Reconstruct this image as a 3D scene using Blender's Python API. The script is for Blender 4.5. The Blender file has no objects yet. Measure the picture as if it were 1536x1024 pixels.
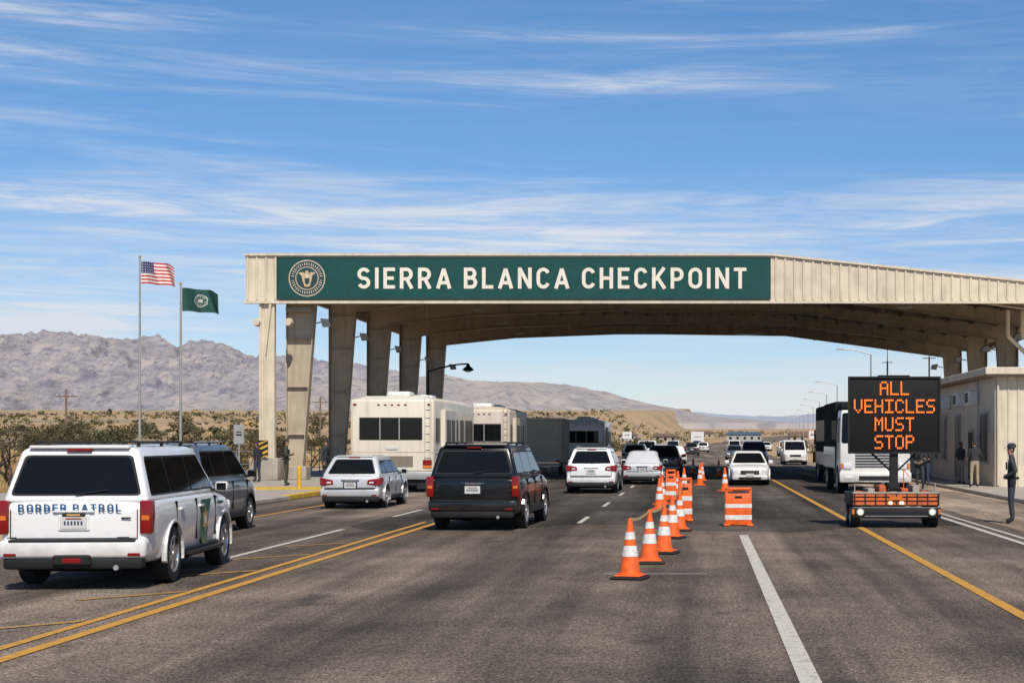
import bpy, bmesh, math, random
from mathutils import Vector, Matrix, noise, Euler
random.seed(7)
F=2300.0; CX=1050.0; HY=660.0; CH=1.95
scene=bpy.context.scene
COL=scene.collection

# ------------------------------------------------------------ materials
MATS={}
def mat(name,color,rough=0.6,metal=0.0,var=0.12,scale=3.0,emit=None,es=1.0,coat=0.0,bump=0.0,bscale=40.0,spec=0.5,grime=0.0,dust=0.0):
    if name in MATS: return MATS[name]
    m=bpy.data.materials.new(name); m.use_nodes=True
    nt=m.node_tree; b=nt.nodes['Principled BSDF']
    b.inputs['Roughness'].default_value=rough
    b.inputs['Metallic'].default_value=metal
    b.inputs['Specular IOR Level'].default_value=spec
    if coat: 
        b.inputs['Coat Weight'].default_value=coat; b.inputs['Coat Roughness'].default_value=0.04
    tc=nt.nodes.new('ShaderNodeTexCoord')
    n=nt.nodes.new('ShaderNodeTexNoise'); n.inputs['Scale'].default_value=scale; n.inputs['Detail'].default_value=6
    nt.links.new(tc.outputs['Object'],n.inputs['Vector'])
    r=nt.nodes.new('ShaderNodeMapRange'); r.inputs[1].default_value=0.3; r.inputs[2].default_value=0.7
    r.inputs[3].default_value=1-var; r.inputs[4].default_value=1+var*0.5
    nt.links.new(n.outputs['Fac'],r.inputs[0])
    mx=nt.nodes.new('ShaderNodeVectorMath'); mx.operation='SCALE'
    mx.inputs[0].default_value=color[:3]
    nt.links.new(r.outputs[0],mx.inputs['Scale'])
    out=mx.outputs[0]
    if grime:
        mp=nt.nodes.new('ShaderNodeMapping'); mp.inputs['Scale'].default_value=(4,4,0.35); nt.links.new(tc.outputs['Object'],mp.inputs[0])
        n3=nt.nodes.new('ShaderNodeTexNoise'); n3.inputs['Scale'].default_value=1.5; n3.inputs['Detail'].default_value=7; nt.links.new(mp.outputs[0],n3.inputs['Vector'])
        r3=nt.nodes.new('ShaderNodeMapRange'); r3.inputs[1].default_value=0.5; r3.inputs[2].default_value=0.75; r3.inputs[3].default_value=0; r3.inputs[4].default_value=grime; nt.links.new(n3.outputs['Fac'],r3.inputs[0])
        m3=nt.nodes.new('ShaderNodeMix'); m3.data_type='RGBA'; nt.links.new(r3.outputs[0],m3.inputs[0]); nt.links.new(out,m3.inputs[6]); m3.inputs[7].default_value=(0.13,0.09,0.06,1); out=m3.outputs[2]
    if dust:
        sp=nt.nodes.new('ShaderNodeSeparateXYZ'); nt.links.new(tc.outputs['Object'],sp.inputs[0])
        n4=nt.nodes.new('ShaderNodeTexNoise'); n4.inputs['Scale'].default_value=5; n4.inputs['Detail'].default_value=6; nt.links.new(tc.outputs['Object'],n4.inputs['Vector'])
        ad=nt.nodes.new('ShaderNodeMath'); ad.operation='MULTIPLY_ADD'; nt.links.new(n4.outputs['Fac'],ad.inputs[0]); ad.inputs[1].default_value=0.6; nt.links.new(sp.outputs['Z'],ad.inputs[2])
        r4=nt.nodes.new('ShaderNodeMapRange'); r4.inputs[1].default_value=0.55; r4.inputs[2].default_value=1.05; r4.inputs[3].default_value=dust; r4.inputs[4].default_value=0.0; nt.links.new(ad.outputs[0],r4.inputs[0])
        m4=nt.nodes.new('ShaderNodeMix'); m4.data_type='RGBA'; nt.links.new(r4.outputs[0],m4.inputs[0]); nt.links.new(out,m4.inputs[6]); m4.inputs[7].default_value=(0.17,0.125,0.085,1); out=m4.outputs[2]
    nt.links.new(out,b.inputs['Base Color'])
    if bump:
        n2=nt.nodes.new('ShaderNodeTexNoise'); n2.inputs['Scale'].default_value=bscale; n2.inputs['Detail'].default_value=4
        nt.links.new(tc.outputs['Object'],n2.inputs['Vector'])
        bp=nt.nodes.new('ShaderNodeBump'); bp.inputs['Strength'].default_value=bump; bp.inputs['Distance'].default_value=0.02
        nt.links.new(n2.outputs['Fac'],bp.inputs['Height']); nt.links.new(bp.outputs[0],b.inputs['Normal'])
    if emit:
        b.inputs['Emission Color'].default_value=(*emit,1); b.inputs['Emission Strength'].default_value=es
    MATS[name]=m; return m

M_glass=mat('tinted_glass',(0.006,0.007,0.008),0.04,0,0.05,spec=0.25)
M_tire=mat('tire_rubber',(0.016,0.016,0.016),0.85,var=0.3)
M_dark=mat('black_plastic',(0.015,0.015,0.016),0.55,spec=0.3)
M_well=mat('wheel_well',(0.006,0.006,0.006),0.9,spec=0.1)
M_rim=mat('rim_alloy',(0.5,0.5,0.51),0.35,0.8)
M_chrome=mat('chrome',(0.6,0.6,0.6),0.15,1.0,0.05)
M_red=mat('tail_lamp_red',(0.20,0.007,0.006),0.2,coat=0.4,spec=0.3)
M_redlit=mat('tail_lamp_lit',(0.6,0.03,0.01),0.2,emit=(1,0.06,0.02),es=0.6)
M_amber=mat('amber_lens',(0.6,0.16,0.02),0.2,coat=0.5)
M_head=mat('headlamp_lens',(0.65,0.67,0.7),0.1,coat=0.6)
M_plate=mat('licence_plate',(0.55,0.55,0.53),0.5)
M_ink=mat('plate_ink',(0.03,0.05,0.12),0.5)
P_white=mat('paint_white',(0.74,0.74,0.74),0.3,coat=0.6,var=0.07,scale=1.2,dust=0.45)
P_white2=mat('paint_white_dusty',(0.66,0.65,0.63),0.38,coat=0.4,var=0.10,scale=1.2,dust=0.6)
P_black=mat('paint_black',(0.006,0.007,0.009),0.22,0.0,coat=0.35,var=0.1,spec=0.35,dust=0.12)
P_silver=mat('paint_silver',(0.58,0.59,0.61),0.35,0.25,coat=0.5,var=0.06,dust=0.4)
P_gray=mat('paint_gray',(0.13,0.15,0.165),0.3,0.4,coat=0.7,var=0.06,dust=0.3)
P_dark=mat('paint_dark',(0.02,0.024,0.032),0.25,0.2,coat=0.7,dust=0.2)
P_flat=mat('coach_dark_matt',(0.018,0.02,0.024),0.9,spec=0.05)
P_cream=mat('paint_cream',(0.68,0.62,0.51),0.45,coat=0.2,var=0.08,scale=0.8,grime=0.25)
P_beige=mat('paint_beige',(0.55,0.48,0.39),0.5,var=0.1,grime=0.2)
P_brown=mat('paint_brown',(0.42,0.36,0.30),0.55,var=0.12)
P_town=mat('stucco_tan',(0.36,0.29,0.22),0.8,var=0.2); P_town2=mat('stucco_grey',(0.40,0.37,0.34),0.8,var=0.2); P_roof=mat('roof_brown',(0.17,0.12,0.09),0.8,var=0.2)
M_green=mat('patrol_green',(0.012,0.13,0.10),0.35,coat=0.4)
M_blue=mat('patrol_blue',(0.03,0.10,0.22),0.4)
M_gold=mat('badge_gold',(0.5,0.33,0.12),0.45,0.2)
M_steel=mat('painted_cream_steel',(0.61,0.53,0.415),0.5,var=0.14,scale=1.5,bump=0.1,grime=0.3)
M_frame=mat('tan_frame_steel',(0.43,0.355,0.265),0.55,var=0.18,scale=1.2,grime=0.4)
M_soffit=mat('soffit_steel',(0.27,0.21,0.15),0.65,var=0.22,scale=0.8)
M_sign=mat('sign_green',(0.006,0.062,0.057),0.5,var=0.15,scale=1.5,spec=0.3)
M_signedge=mat('sign_green_edge',(0.004,0.04,0.037),0.5)
M_letter=mat('sign_letter',(0.72,0.66,0.56),0.5,var=0.07)
M_galv=mat('galvanised_steel',(0.36,0.36,0.36),0.5,0.4)
M_conc=mat('concrete',(0.36,0.32,0.275),0.85,var=0.25,scale=1.5,bump=0.3,grime=0.2)
M_yel=mat('yellow_paint_curb',(0.60,0.36,0.03),0.7,var=0.25)
M_orange=mat('safety_orange',(0.80,0.12,0.012),0.5,var=0.25,scale=9)
M_orange2=mat('faded_orange',(0.55,0.12,0.03),0.6,var=0.4,scale=9)
M_refl=mat('reflective_white',(0.70,0.69,0.66),0.4,var=0.25,scale=12)
M_skin=mat('skin',(0.36,0.19,0.125),0.55)
M_hair=mat('hair',(0.02,0.014,0.01),0.7)

# ------------------------------------------------------------ mesh builder
class MB:
    def __init__(s): s.v=[];s.f=[];s.mi=[];s.m=[]
    def idx(s,m):
        if m not in s.m: s.m.append(m)
        return s.m.index(m)
    def add(s,vs,fs,m):
        o=len(s.v); s.v+= [tuple(p) for p in vs]; k=s.idx(m)
        for f in fs: s.f.append(tuple(i+o for i in f)); s.mi.append(k)
    def box(s,x0,x1,y0,y1,z0,z1,m):
        vs=[(x,y,z) for z in (z0,z1) for y in (y0,y1) for x in (x0,x1)]
        s.add(vs,[(0,2,3,1),(4,5,7,6),(0,1,5,4),(1,3,7,5),(3,2,6,7),(2,0,4,6)],m)
    def hull(s,pts,m,bev=0,seg=2):
        bm=bmesh.new()
        for p in pts: bm.verts.new(p)
        r=bmesh.ops.convex_hull(bm,input=bm.verts)
        loose=[v for v in bm.verts if not v.link_faces]
        if loose: bmesh.ops.delete(bm,geom=loose,context='VERTS')
        bmesh.ops.dissolve_limit(bm,angle_limit=0.02,verts=bm.verts,edges=bm.edges)
        if bev: bmesh.ops.bevel(bm,geom=list(bm.edges),offset=bev,segments=seg,profile=0.5,affect='EDGES',clamp_overlap=True)
        bmesh.ops.recalc_face_normals(bm,faces=bm.faces)
        bm.verts.index_update()
        s.add([v.co[:] for v in bm.verts],[[v.index for v in f.verts] for f in bm.faces],m); bm.free()
    def cbox(s,x0,x1,y0,y1,z0,z1,m,c=0.02,seg=2):
        s.hull([(x,y,z) for x in(x0,x1) for y in(y0,y1) for z in(z0,z1)],m,c,seg)
    def cyl(s,p0,p1,r0,r1,m,n=10,cap=True):
        p0=Vector(p0);p1=Vector(p1); d=(p1-p0)
        if d.length<1e-6: return
        d.normalize(); a=d.orthogonal().normalized(); b=d.cross(a)
        vs=[]
        for p,r in((p0,r0),(p1,r1)):
            for i in range(n):
                t=2*math.pi*i/n; vs.append(p+a*math.cos(t)*r+b*math.sin(t)*r)
        fs=[(i,(i+1)%n,n+(i+1)%n,n+i) for i in range(n)]
        if cap: fs+= [tuple(reversed(range(n))),tuple(range(n,2*n))]
        s.add(vs,fs,m)
    def lathe(s,c,prof,m,axis='z',n=20,sgn=1):
        c=Vector(c); vs=[]
        for r,h in prof:
            for i in range(n):
                t=2*math.pi*i/n
                if axis=='z': q=Vector((r*math.cos(t),r*math.sin(t),h))
                else: q=Vector((h*sgn,r*math.cos(t),r*math.sin(t)))
                vs.append(c+q)
        fs=[]
        for k in range(len(prof)-1):
            for i in range(n):
                fs.append((k*n+i,k*n+(i+1)%n,(k+1)*n+(i+1)%n,(k+1)*n+i))
        s.add(vs,fs,m)
    def prism(s,poly,a0,a1,m,plane='xz'):
        def P(u,w,a):
            return (u,a,w) if plane=='xz' else ((a,u,w) if plane=='yz' else (u,w,a))
        n=len(poly)
        vs=[P(u,w,a0) for u,w in poly]+[P(u,w,a1) for u,w in poly]
        fs=[tuple(range(n)),tuple(reversed(range(n,2*n)))]+[(i,i+n,(i+1)%n+n,(i+1)%n) for i in range(n)]
        s.add(vs,fs,m)
    def ngon(s,pts,m): s.add(pts,[tuple(range(len(pts)))],m)
    def build(s,name,parent=None,loc=(0,0,0),rz=0,smooth=True,fix=True,ang=35):
        me=bpy.data.meshes.new(name); me.from_pydata(s.v,[],s.f)
        for m in s.m: me.materials.append(m)
        me.polygons.foreach_set('material_index',s.mi)
        if fix:
            bm=bmesh.new(); bm.from_mesh(me); bmesh.ops.recalc_face_normals(bm,faces=bm.faces); bm.to_mesh(me); bm.free()
        if smooth:
            me.polygons.foreach_set('use_smooth',[True]*len(me.polygons)); me.set_sharp_from_angle(angle=math.radians(ang))
        me.update()
        o=bpy.data.objects.new(name,me); COL.objects.link(o)
        o.location=loc; o.rotation_euler=(0,0,rz)
        if parent: o.parent=parent
        return o
def empty(name,loc=(0,0,0),rz=0):
    e=bpy.data.objects.new(name,None); e.empty_display_size=0.5; COL.objects.link(e); e.location=loc; e.rotation_euler=(0,0,rz); return e
def rpoly(pts,r=0.05,n=3):
    out=[];N=len(pts)
    for i in range(N):
        p=Vector(pts[i]);a=(Vector(pts[i-1])-p);b=(Vector(pts[(i+1)%N])-p)
        rr=min(r,a.length*0.4,b.length*0.4); a=p+a.normalized()*rr; b=p+b.normalized()*rr
        for k in range(n+1):
            t=k/n; out.append(tuple(a*(1-t)**2+p*2*t*(1-t)+b*t*t))
    return out
# ---- stroke lettering (highway gothic style)
def arc(cx,cy,rx,ry,d0,d1,n=12): return [(cx+rx*math.cos(math.radians(d0+(d1-d0)*i/n)),cy+ry*math.sin(math.radians(d0+(d1-d0)*i/n))) for i in range(n+1)]
def glyphs(t):
    a=t/2; b=1-a; m_=0.5
    def bowl(y0,y1,xr):
        ry=(y1-y0)/2; return [(a,y1)]+arc(xr-ry*0.9,(y0+y1)/2,ry*0.9,ry,90,-90,10)+[(a,y0)]
    return {
    'S':(0.60,[arc(0.30,b-0.215,0.30-a,0.215,22,270,14)[:-1]+[(0.30,0.49)]+arc(0.30,a+0.205,0.30-a,0.205,90,-158,14)[1:]]),
    'C':(0.60,[arc(0.31,b-0.25,0.31-a,0.25,18,180,10)+arc(0.31,a+0.25,0.31-a,0.25,180,342,10)]),
    'O':(0.64,[arc(0.32,b-0.25,0.32-a,0.25,0,180,12)+arc(0.32,a+0.25,0.32-a,0.25,180,360,12)+[(0.64-a,b-0.25)]]),
    'D':(0.62,[[(a,0),(a,1)],bowl(a,b,0.62-a)]),
    'I':(t,[[(a,0),(a,1)]]),'L':(0.52,[[(a,1),(a,a),(0.52,a)]]),
    'E':(0.54,[[(0.54,b),(a,b),(a,a),(0.54,a)],[(a*2,m_),(0.48,m_)]]),
    'H':(0.62,[[(a,0),(a,1)],[(0.62-a,0),(0.62-a,1)],[(t,m_),(0.62-t,m_)]]),
    'T':(0.58,[[(0,b),(0.58,b)],[(0.29,0),(0.29,1-t)]]),
    'N':(0.64,[[(a,0),(a,1)],[(0.64-a,0),(0.64-a,1)],[(a*1.1,1-a*0.6),(0.64-a*1.1,a*0.6)]]),
    'K':(0.64,[[(a,0),(a,1)],[(0.60-a*0.4,1),(t*0.8,0.40)],[(0.24,0.55),(0.64-a*0.6,0)]]),
    'P':(0.60,[[(a,0),(a,1)],bowl(0.44,b,0.60-a)]),
    'R':(0.62,[[(a,0),(a,1)],bowl(0.46,b,0.60-a),[(0.32,0.46),(0.60-a*0.5,0)]]),
    'B':(0.62,[[(a,0),(a,1)],bowl(0.52,b,0.58-a),bowl(a,0.50,0.62-a)]),
    'A':(0.70,[[(a*0.9,0),(0.35,0.95)],[(0.35,0.95),(0.70-a*0.9,0)],[(0.16,0.28),(0.54,0.28)]]),
    }
def lettering(mb,txt,m,x0,z0,width,height,y,t=0.18,gap=0.2,space=0.42):
    G=glyphs(t); tot=0
    for ch in txt: tot+= (space if ch==' ' else G[ch][0]+gap)
    tot-=gap; sx=width/tot; x=0; dep=0
    for ch in txt:
        if ch==' ': x+=space; continue
        w,strokes=G[ch]
        for st in strokes:
            dep=(dep+1)%4; yy=y-0.0012*dep; n=len(st); pv=[]
            closed=(len(st)>5 and (Vector(st[0])-Vector(st[-1])).length<1e-4)
            for i,p in enumerate(st):
                p=Vector(p)
                d0=(p-Vector(st[i-1])).normalized() if i>0 else ((p-Vector(st[-2])).normalized() if closed else None)
                d1=(Vector(st[i+1])-p).normalized() if i<n-1 else ((Vector(st[1])-p).normalized() if closed else None)
                if d0 is None: d0=d1
                if d1 is None: d1=d0
                n0=Vector((-d0.y,d0.x)); n1=Vector((-d1.y,d1.x)); nn=(n0+n1)
                if nn.length<1e-6: nn=n0
                nn.normalize(); k=(t/2)/max(0.4,nn.dot(n1))
                pv.append((p+nn*k,p-nn*k))
            vs=[]
            for A,B in pv:
                for q in(A,B): vs.append((x0+(x+q.x)*sx,yy,z0+q.y*height))
            mb.add(vs,[(2*i,2*i+1,2*i+3,2*i+2) for i in range(n-1)],m)
        x+=w+gap

# ------------------------------------------------------------ cars
SPEC={
 'suv':  dict(L=5.05,W=2.0,H=1.86,R=0.39,belt=1.17,hood=1.10,rb=0.06,rt=0.26,ft=3.15,fb=3.95,ro=1.12,fo=0.92,tail='vert',zb=0.30,ht=0.76,pil=[1.25,2.35],rails=True),
 'xuv':  dict(L=4.7,W=1.9,H=1.68,R=0.36,belt=1.05,hood=0.98,rb=0.06,rt=0.38,ft=2.85,fb=3.65,ro=0.95,fo=0.9,tail='wrap',zb=0.27,ht=0.66,pil=[1.05,2.1],rails=True),
 'sedan':dict(L=4.6,W=1.78,H=1.46,R=0.325,belt=0.93,hood=0.84,rb=0.45,rt=1.10,ft=2.55,fb=3.45,ro=0.98,fo=0.9,tail='wrap',zb=0.22,ht=0.60,pil=[1.35,2.3],rails=False),
 'hatch':dict(L=4.4,W=1.80,H=1.50,R=0.33,belt=0.95,hood=0.86,rb=0.12,rt=0.62,ft=2.45,fb=3.35,ro=0.85,fo=0.88,tail='wrap',zb=0.22,ht=0.62,pil=[1.15,2.1],rails=False),
 'pickup':dict(L=5.6,W=2.0,H=1.85,R=0.40,belt=1.15,hood=1.12,rb=1.9,rt=2.0,ft=3.5,fb=4.2,ro=1.2,fo=0.95,tail='vert',zb=0.35,ht=0.76,pil=[2.9],rails=False),
 'van':  dict(L=5.0,W=1.95,H=1.95,R=0.35,belt=1.1,hood=1.0,rb=0.04,rt=0.12,ft=3.5,fb=4.4,ro=1.0,fo=0.95,tail='vert',zb=0.25,ht=0.82,pil=[1.6,2.8],rails=False),
}
def wheel(mb,x,y,R,side,w=0.24,n=28):
    s=side
    mb.lathe((x,y,R),[(R*0.60,-w),(R*0.93,-w),(R,-w*0.85),(R,-0.03),(R*0.95,0.0),(R*0.66,0.004),(R*0.64,-0.02)],M_tire,'x',n,s)
    mb.lathe((x,y,R),[(R*0.66,0.0),(R*0.62,0.006),(R*0.585,-0.01),(R*0.57,-0.07)],M_rim,'x',n,s)
    mb.lathe((x,y,R),[(R*0.60,-0.07),(0.001,-0.07)],M_well,'x',n,s)
    mb.lathe((x,y,R),[(R*0.16,-0.03),(R*0.14,0.0),(0.001,0.004)],M_rim,'x',14,s)
    for k in range(6):
        t=2*math.pi*k/6+0.3
        d=Vector((0,math.cos(t),math.sin(t))); p=Vector((0,-math.sin(t),math.cos(t)))
        c=Vector((x,y,R)); pts=[]
        for rr,hw in((R*0.1,0.045),(R*0.6,0.038)):
            for a in(-hw,hw):
                for dx in(-0.045,-0.008): pts.append(c+d*rr+p*a+Vector((dx*s,0,0)))
        mb.hull(pts,M_rim)
def car(name,kind,X,Y,yaw,paint,**kw):
    p=dict(SPEC[kind]); p.update(kw)
    L,W,H,R=p['L'],p['W'],p['H'],p['R']; hw=W/2; r=-L/2
    belt,hood,zb=p['belt'],p['hood'],p['zb']
    e=empty(name,(X,Y+L/2,0),math.radians(yaw))
    bedz=belt if kind!='pickup' else 1.05
    st=[(r,0.88,zb+0.16,bedz-0.10),(r+0.06,0.95,zb+0.06,bedz-0.03),(r+0.24,0.985,zb,bedz),(r+0.9,1.0,zb,bedz+0.005),(r+1.9,1.0,zb,belt),(r+p['fb']-0.3,1.0,zb,belt),
        (r+p['fb']+0.1,0.995,zb,(belt*0.45+hood*0.55)),(L/2-0.45,0.97,zb,hood-0.03),(L/2-0.16,0.90,zb,hood-0.12),(L/2-0.04,0.80,zb+0.06,hood-0.24),(L/2,0.70,zb+0.14,hood-0.32)]
    vs=[];fs=[];
    for (y,k,b,t) in st:
        h=t-b; w=hw*k
        half=[(0.86*w,b),(0.95*w,b+0.07),(0.975*w,b+0.25*h),(0.98*w,b+0.42*h),(1.0*w,b+0.66*h),(0.985*w,b+0.84*h),(0.955*w,t-0.04),(0.91*w,t),(0.5*w,t+0.025)]
        ring=[(x,y,z) for x,z in half]+[(-x,y,z) for x,z in reversed(half)]
        vs+=ring
    n=18
    for i in range(len(st)-1):
        for j in range(n): fs.append((i*n+j,i*n+(j+1)%n,(i+1)*n+(j+1)%n,(i+1)*n+j))
    fs.append(tuple(range(n))); fs.append(tuple(reversed(range((len(st)-1)*n,len(st)*n))))
    me=bpy.data.meshes.new('body'); me.from_pydata(vs,[],fs)
    bm=bmesh.new(); bm.from_mesh(me); bmesh.ops.recalc_face_normals(bm,faces=bm.faces); bm.to_mesh(me); bm.free()
    me.materials.append(paint); me.materials.append(M_well)
    o=bpy.data.objects.new('b',me); COL.objects.link(o)
    sb=o.modifiers.new('s','SUBSURF'); sb.levels=2; sb.render_levels=2
    cut=MB(); yr=r+p['ro']; yf=L/2-p['fo']
    for y in(yr,yf):
        for s in(-1,1):
            cut.cyl((s*(hw-0.32),y,R),(s*(hw+0.2),y,R),R+0.065,R+0.065,M_well,28)
    cut.m=[paint,M_well]; cut.mi=[1]*len(cut.mi)
    co=cut.build('cut',smooth=False)
    bo=o.modifiers.new('b','BOOLEAN'); bo.operation='DIFFERENCE'; bo.object=co; bo.solver='EXACT'
    dg=bpy.context.evaluated_depsgraph_get()
    m2=bpy.data.meshes.new_from_object(o.evaluated_get(dg))
    bpy.data.objects.remove(o); bpy.data.objects.remove(co)
    m2.polygons.foreach_set('use_smooth',[True]*len(m2.polygons)); m2.set_sharp_from_angle(angle=math.radians(32))
    bo=bpy.data.objects.new('body',m2); COL.objects.link(bo); bo.parent=e
    g=MB(); hb=hw*0.93; ht=min(p['ht'],hb-0.08)
    yb0,yt0,yt1,yb1=r+p['rb'],r+p['rt'],r+p['ft'],r+p['fb']; z0=belt-0.04
    pts=[(sx*hb,yb0,z0) for sx in(-1,1)]+[(sx*hb,yb1,z0) for sx in(-1,1)]
    pts+=[(sx*ht,yt0,H-0.02) for sx in(-1,1)]+[(sx*ht,yt1-0.05,H-0.02) for sx in(-1,1)]
    pts+=[(sx*ht*0.75,(yt0+yt1)/2+dy,H+0.02) for sx in(-1,1) for dy in(-0.8,0.5)]
    g.hull(pts,paint,0.06,4)
    go=g.build('cabin',e,ang=40)
    d=MB()
    Hh=H-0.02-z0
    def sx(z,s,off): return s*(hb-(z-z0)*(hb-ht)/Hh+off)
    def ry(z): return yb0+(z-z0)*(yt0-yb0)/Hh
    def fy(z): return yb1+(z-z0)*(yt1-0.05-yb1)/Hh
    w0,w1=belt+0.05,H-0.13
    rear_in=0.16 if kind in('suv','van') else (0.22 if kind in('xuv','hatch') else 0.30)
    for s in(-1,1):
        strip=[(ry(w0)+rear_in,w0),(fy(w0)-0.16,w0),(fy(w1)-0.10,w1),(ry(w1)+rear_in*0.85,w1)]
        rp=rpoly(strip,0.06)
        d.ngon([(sx(z,s,0.004),y,z) for y,z in rp],M_dark)
        cuts=[None]+[r+c for c in p['pil']]+[None]
        for i in range(len(cuts)-1):
            a,b=cuts[i],cuts[i+1]; q=0.025
            a0=(ry(w0)+rear_in+q) if a is None else a+q; a1=(ry(w1)+rear_in*0.85+q) if a is None else a+q
            b0=(fy(w0)-0.16-q) if b is None else b-q; b1=(fy(w1)-0.10-q) if b is None else b-q
            poly=rpoly([(a0,w0+q),(b0,w0+q),(b1,w1-q),(a1,w1-q)],0.05)
            d.ngon([(sx(z,s,0.009),y,z) for y,z in poly],M_glass)
        for c in p['pil']+[p['fb']-0.45]:
            yy=r+c
            d.box(s*(hw-0.05),s*(hw-0.002),yy-0.007,yy+0.007,zb+0.22,belt-0.06,M_well)
        for c in p['pil']:
            yy=r+c+0.14
            d.cbox(s*(hw-0.03),s*(hw+0.022),yy,yy+0.20,belt-0.19,belt-0.155,paint,0.008,1)
        d.cbox(s*(hw-0.06),s*(hw+0.006),yr+R+0.08,yf-R-0.08,zb+0.03,zb+0.13,M_dark,0.01,1)
        for yy in(yr,yf):
            ring=[]
            N=16
            for k in range(N+1):
                t=math.pi*(-0.12+1.24*k/N)
                ring.append((math.cos(t),math.sin(t)))
            for k in range(N):
                q=[]
                for (c0,s0) in(ring[k],ring[k+1]):
                    for rr in(R+0.05,R+0.085):
                        for xx in(hw-0.06,hw+0.006): q.append((s*xx,yy+c0*rr,max(R+s0*rr,zb)))
                try: d.hull(q,M_dark if kind in('xuv',) else paint)
                except Exception: pass
        my=fy(belt)-0.35
        d.cbox(s*(hw-0.02),s*(hw+0.17),my-0.05,my+0.05,belt+0.0,belt+0.15,M_dark if paint in(P_black,P_dark,P_gray) else paint,0.035,2)
        d.cbox(s*(hw-0.10),s*(hw+0.05),my-0.03,my+0.03,belt+0.0,belt+0.05,M_dark,0.01,1)
        d.cbox(s*(hw+0.005),s*(hw+0.15),my-0.056,my-0.045,belt+0.02,belt+0.13,M_glass,0.004,1)
        for yy in(yr,yf): wheel(d,s*(hw-0.015),yy,R,s)
        if p['rails']:
            d.cbox(s*(ht-0.10),s*(ht-0.06),yt0+0.25,yt1-0.35,H+0.035,H+0.07,M_dark if kind=='suv' else M_galv,0.012,1)
            for yy in(yt0+0.3,(yt0+yt1)/2,yt1-0.4): d.box(s*(ht-0.095),s*(ht-0.065),yy-0.04,yy+0.04,H-0.02,H+0.04,M_dark)
    if kind=='suv':
        for yy in(yt0+0.45,yt0+1.35): d.cbox(-ht+0.09,ht-0.09,yy,yy+0.05,H+0.045,H+0.07,M_dark,0.01,1)
    def back(x,t,off):
        z=z0+Hh*t; return (x,ry(z)-off,z)
    t0=(0.14 if kind!='sedan' else 0.12); t1=0.87
    for (q,mm,off) in((0,M_dark,0.006),(0.03,M_glass,0.012)):
        wi=0.10 if kind in('suv','van') else 0.15
        poly=rpoly([(-(hb-wi-q),t0+q*1.2),((hb-wi-q),t0+q*1.2),(hb-(hb-ht)*t1-wi+0.02-q,t1-q*1.2),(-(hb-(hb-ht)*t1-wi+0.02-q),t1-q*1.2)],0.07)
        d.ngon([back(x,t,off) for x,t in poly],mm)
    if kind in('suv','xuv','van','hatch'):
        b0=Vector(back(0.0,t0+0.02,0.03)); b1=Vector(back(0.42,t0+0.10,0.03)); d.cyl(b0,b1,0.009,0.007,M_dark,6)
        d.cbox(-0.16,0.16,ry(H)-0.065,ry(H)+0.12,H-0.065,H-0.035,M_red,0.008,1)
        d.cbox(-ht+0.10,ht-0.10,ry(H)-0.06,ry(H)+0.18,H-0.03,H+0.014,paint,0.02,2)
        for s in(-1,1): d.box(s*(hw*0.80)-0.004,s*(hw*0.80)+0.004,r-0.006,r+0.01,zb+0.38,belt-0.12,M_well)
        d.box(-hw*0.80,hw*0.80,r-0.005,r+0.01,zb+0.375,zb+0.383,M_well)
    for (q,mm,off) in((0,M_dark,0.006),(0.03,M_glass,0.012)):
        poly=rpoly([(-(hb-0.10-q),0.12+q),((hb-0.10-q),0.12+q),(ht+(hb-ht)*0.1-0.09-q,0.90-q),(-(ht+(hb-ht)*0.1-0.09-q),0.90-q)],0.06)
        d.ngon([(x,fy(z0+Hh*t)+off*1.3,z0+Hh*t+off*0.6) for x,t in poly],mm)
    yR=r
    if p['tail']=='vert':
        for s in(-1,1):
            d.cbox(s*(hw*0.955-0.13),s*(hw*0.955+0.033),yR-0.010,yR+0.17,belt-0.44,belt+0.0,M_red,0.03,2)
            d.cbox(s*(hw*0.955-0.11),s*(hw*0.955+0.01),yR-0.016,yR+0.05,belt-0.27,belt-0.19,M_refl if kind!='suv' else M_amber,0.015,1)
        pz=belt-0.29
    else:
        zt=belt-0.26 if kind in('sedan','hatch') else belt-0.20
        for s in(-1,1):
            d.hull([(s*(hw*0.52),yR-0.004,zt),(s*(hw*0.55),yR-0.004,zt+0.13),(s*(hw*0.93),yR-0.002,zt+0.19),(s*(hw*0.93),yR-0.002,zt-0.03),
                    (s*(hw*0.985),yR+0.10,zt+0.21),(s*(hw*0.985),yR+0.10,zt+0.0),(s*(hw*1.003),yR+0.30,zt+0.19),(s*(hw*1.003),yR+0.30,zt+0.12)],M_red,0.008,1)
            d.cbox(s*(hw*0.60),s*(hw*0.74),yR-0.012,yR+0.03,zt+0.03,zt+0.08,M_head,0.01,1)
        pz=zt-0.02 if kind in('sedan','hatch') else zt-0.04
    d.cbox(-hw*0.93,hw*0.93,yR-0.09,yR+0.14,zb+0.12,zb+0.36,paint,0.05,3)
    d.cbox(-hw*0.88,hw*0.88,yR-0.065,yR+0.14,zb-0.02,zb+0.15,M_dark,0.04,2)
    d.cbox(-hw*0.80,hw*0.80,yR-0.094,yR+0.02,zb+0.33,zb+0.365,M_dark,0.01,1)
    d.cbox(-0.17,0.17,yR-0.022,yR+0.02,pz-0.085,pz+0.085,M_plate,0.01,1)
    d.cbox(-0.20,0.20,yR-0.014,yR+0.02,pz-0.105,pz+0.105,M_dark if paint!=P_white else paint,0.01,1)
    for k in range(6): d.box(-0.12+k*0.042,-0.12+k*0.042+0.022,yR-0.026,yR-0.02,pz-0.028,pz+0.022,M_ink)
    d.box(-0.10,0.10,yR-0.026,yR-0.02,pz+0.045,pz+0.06,M_red)
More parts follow.
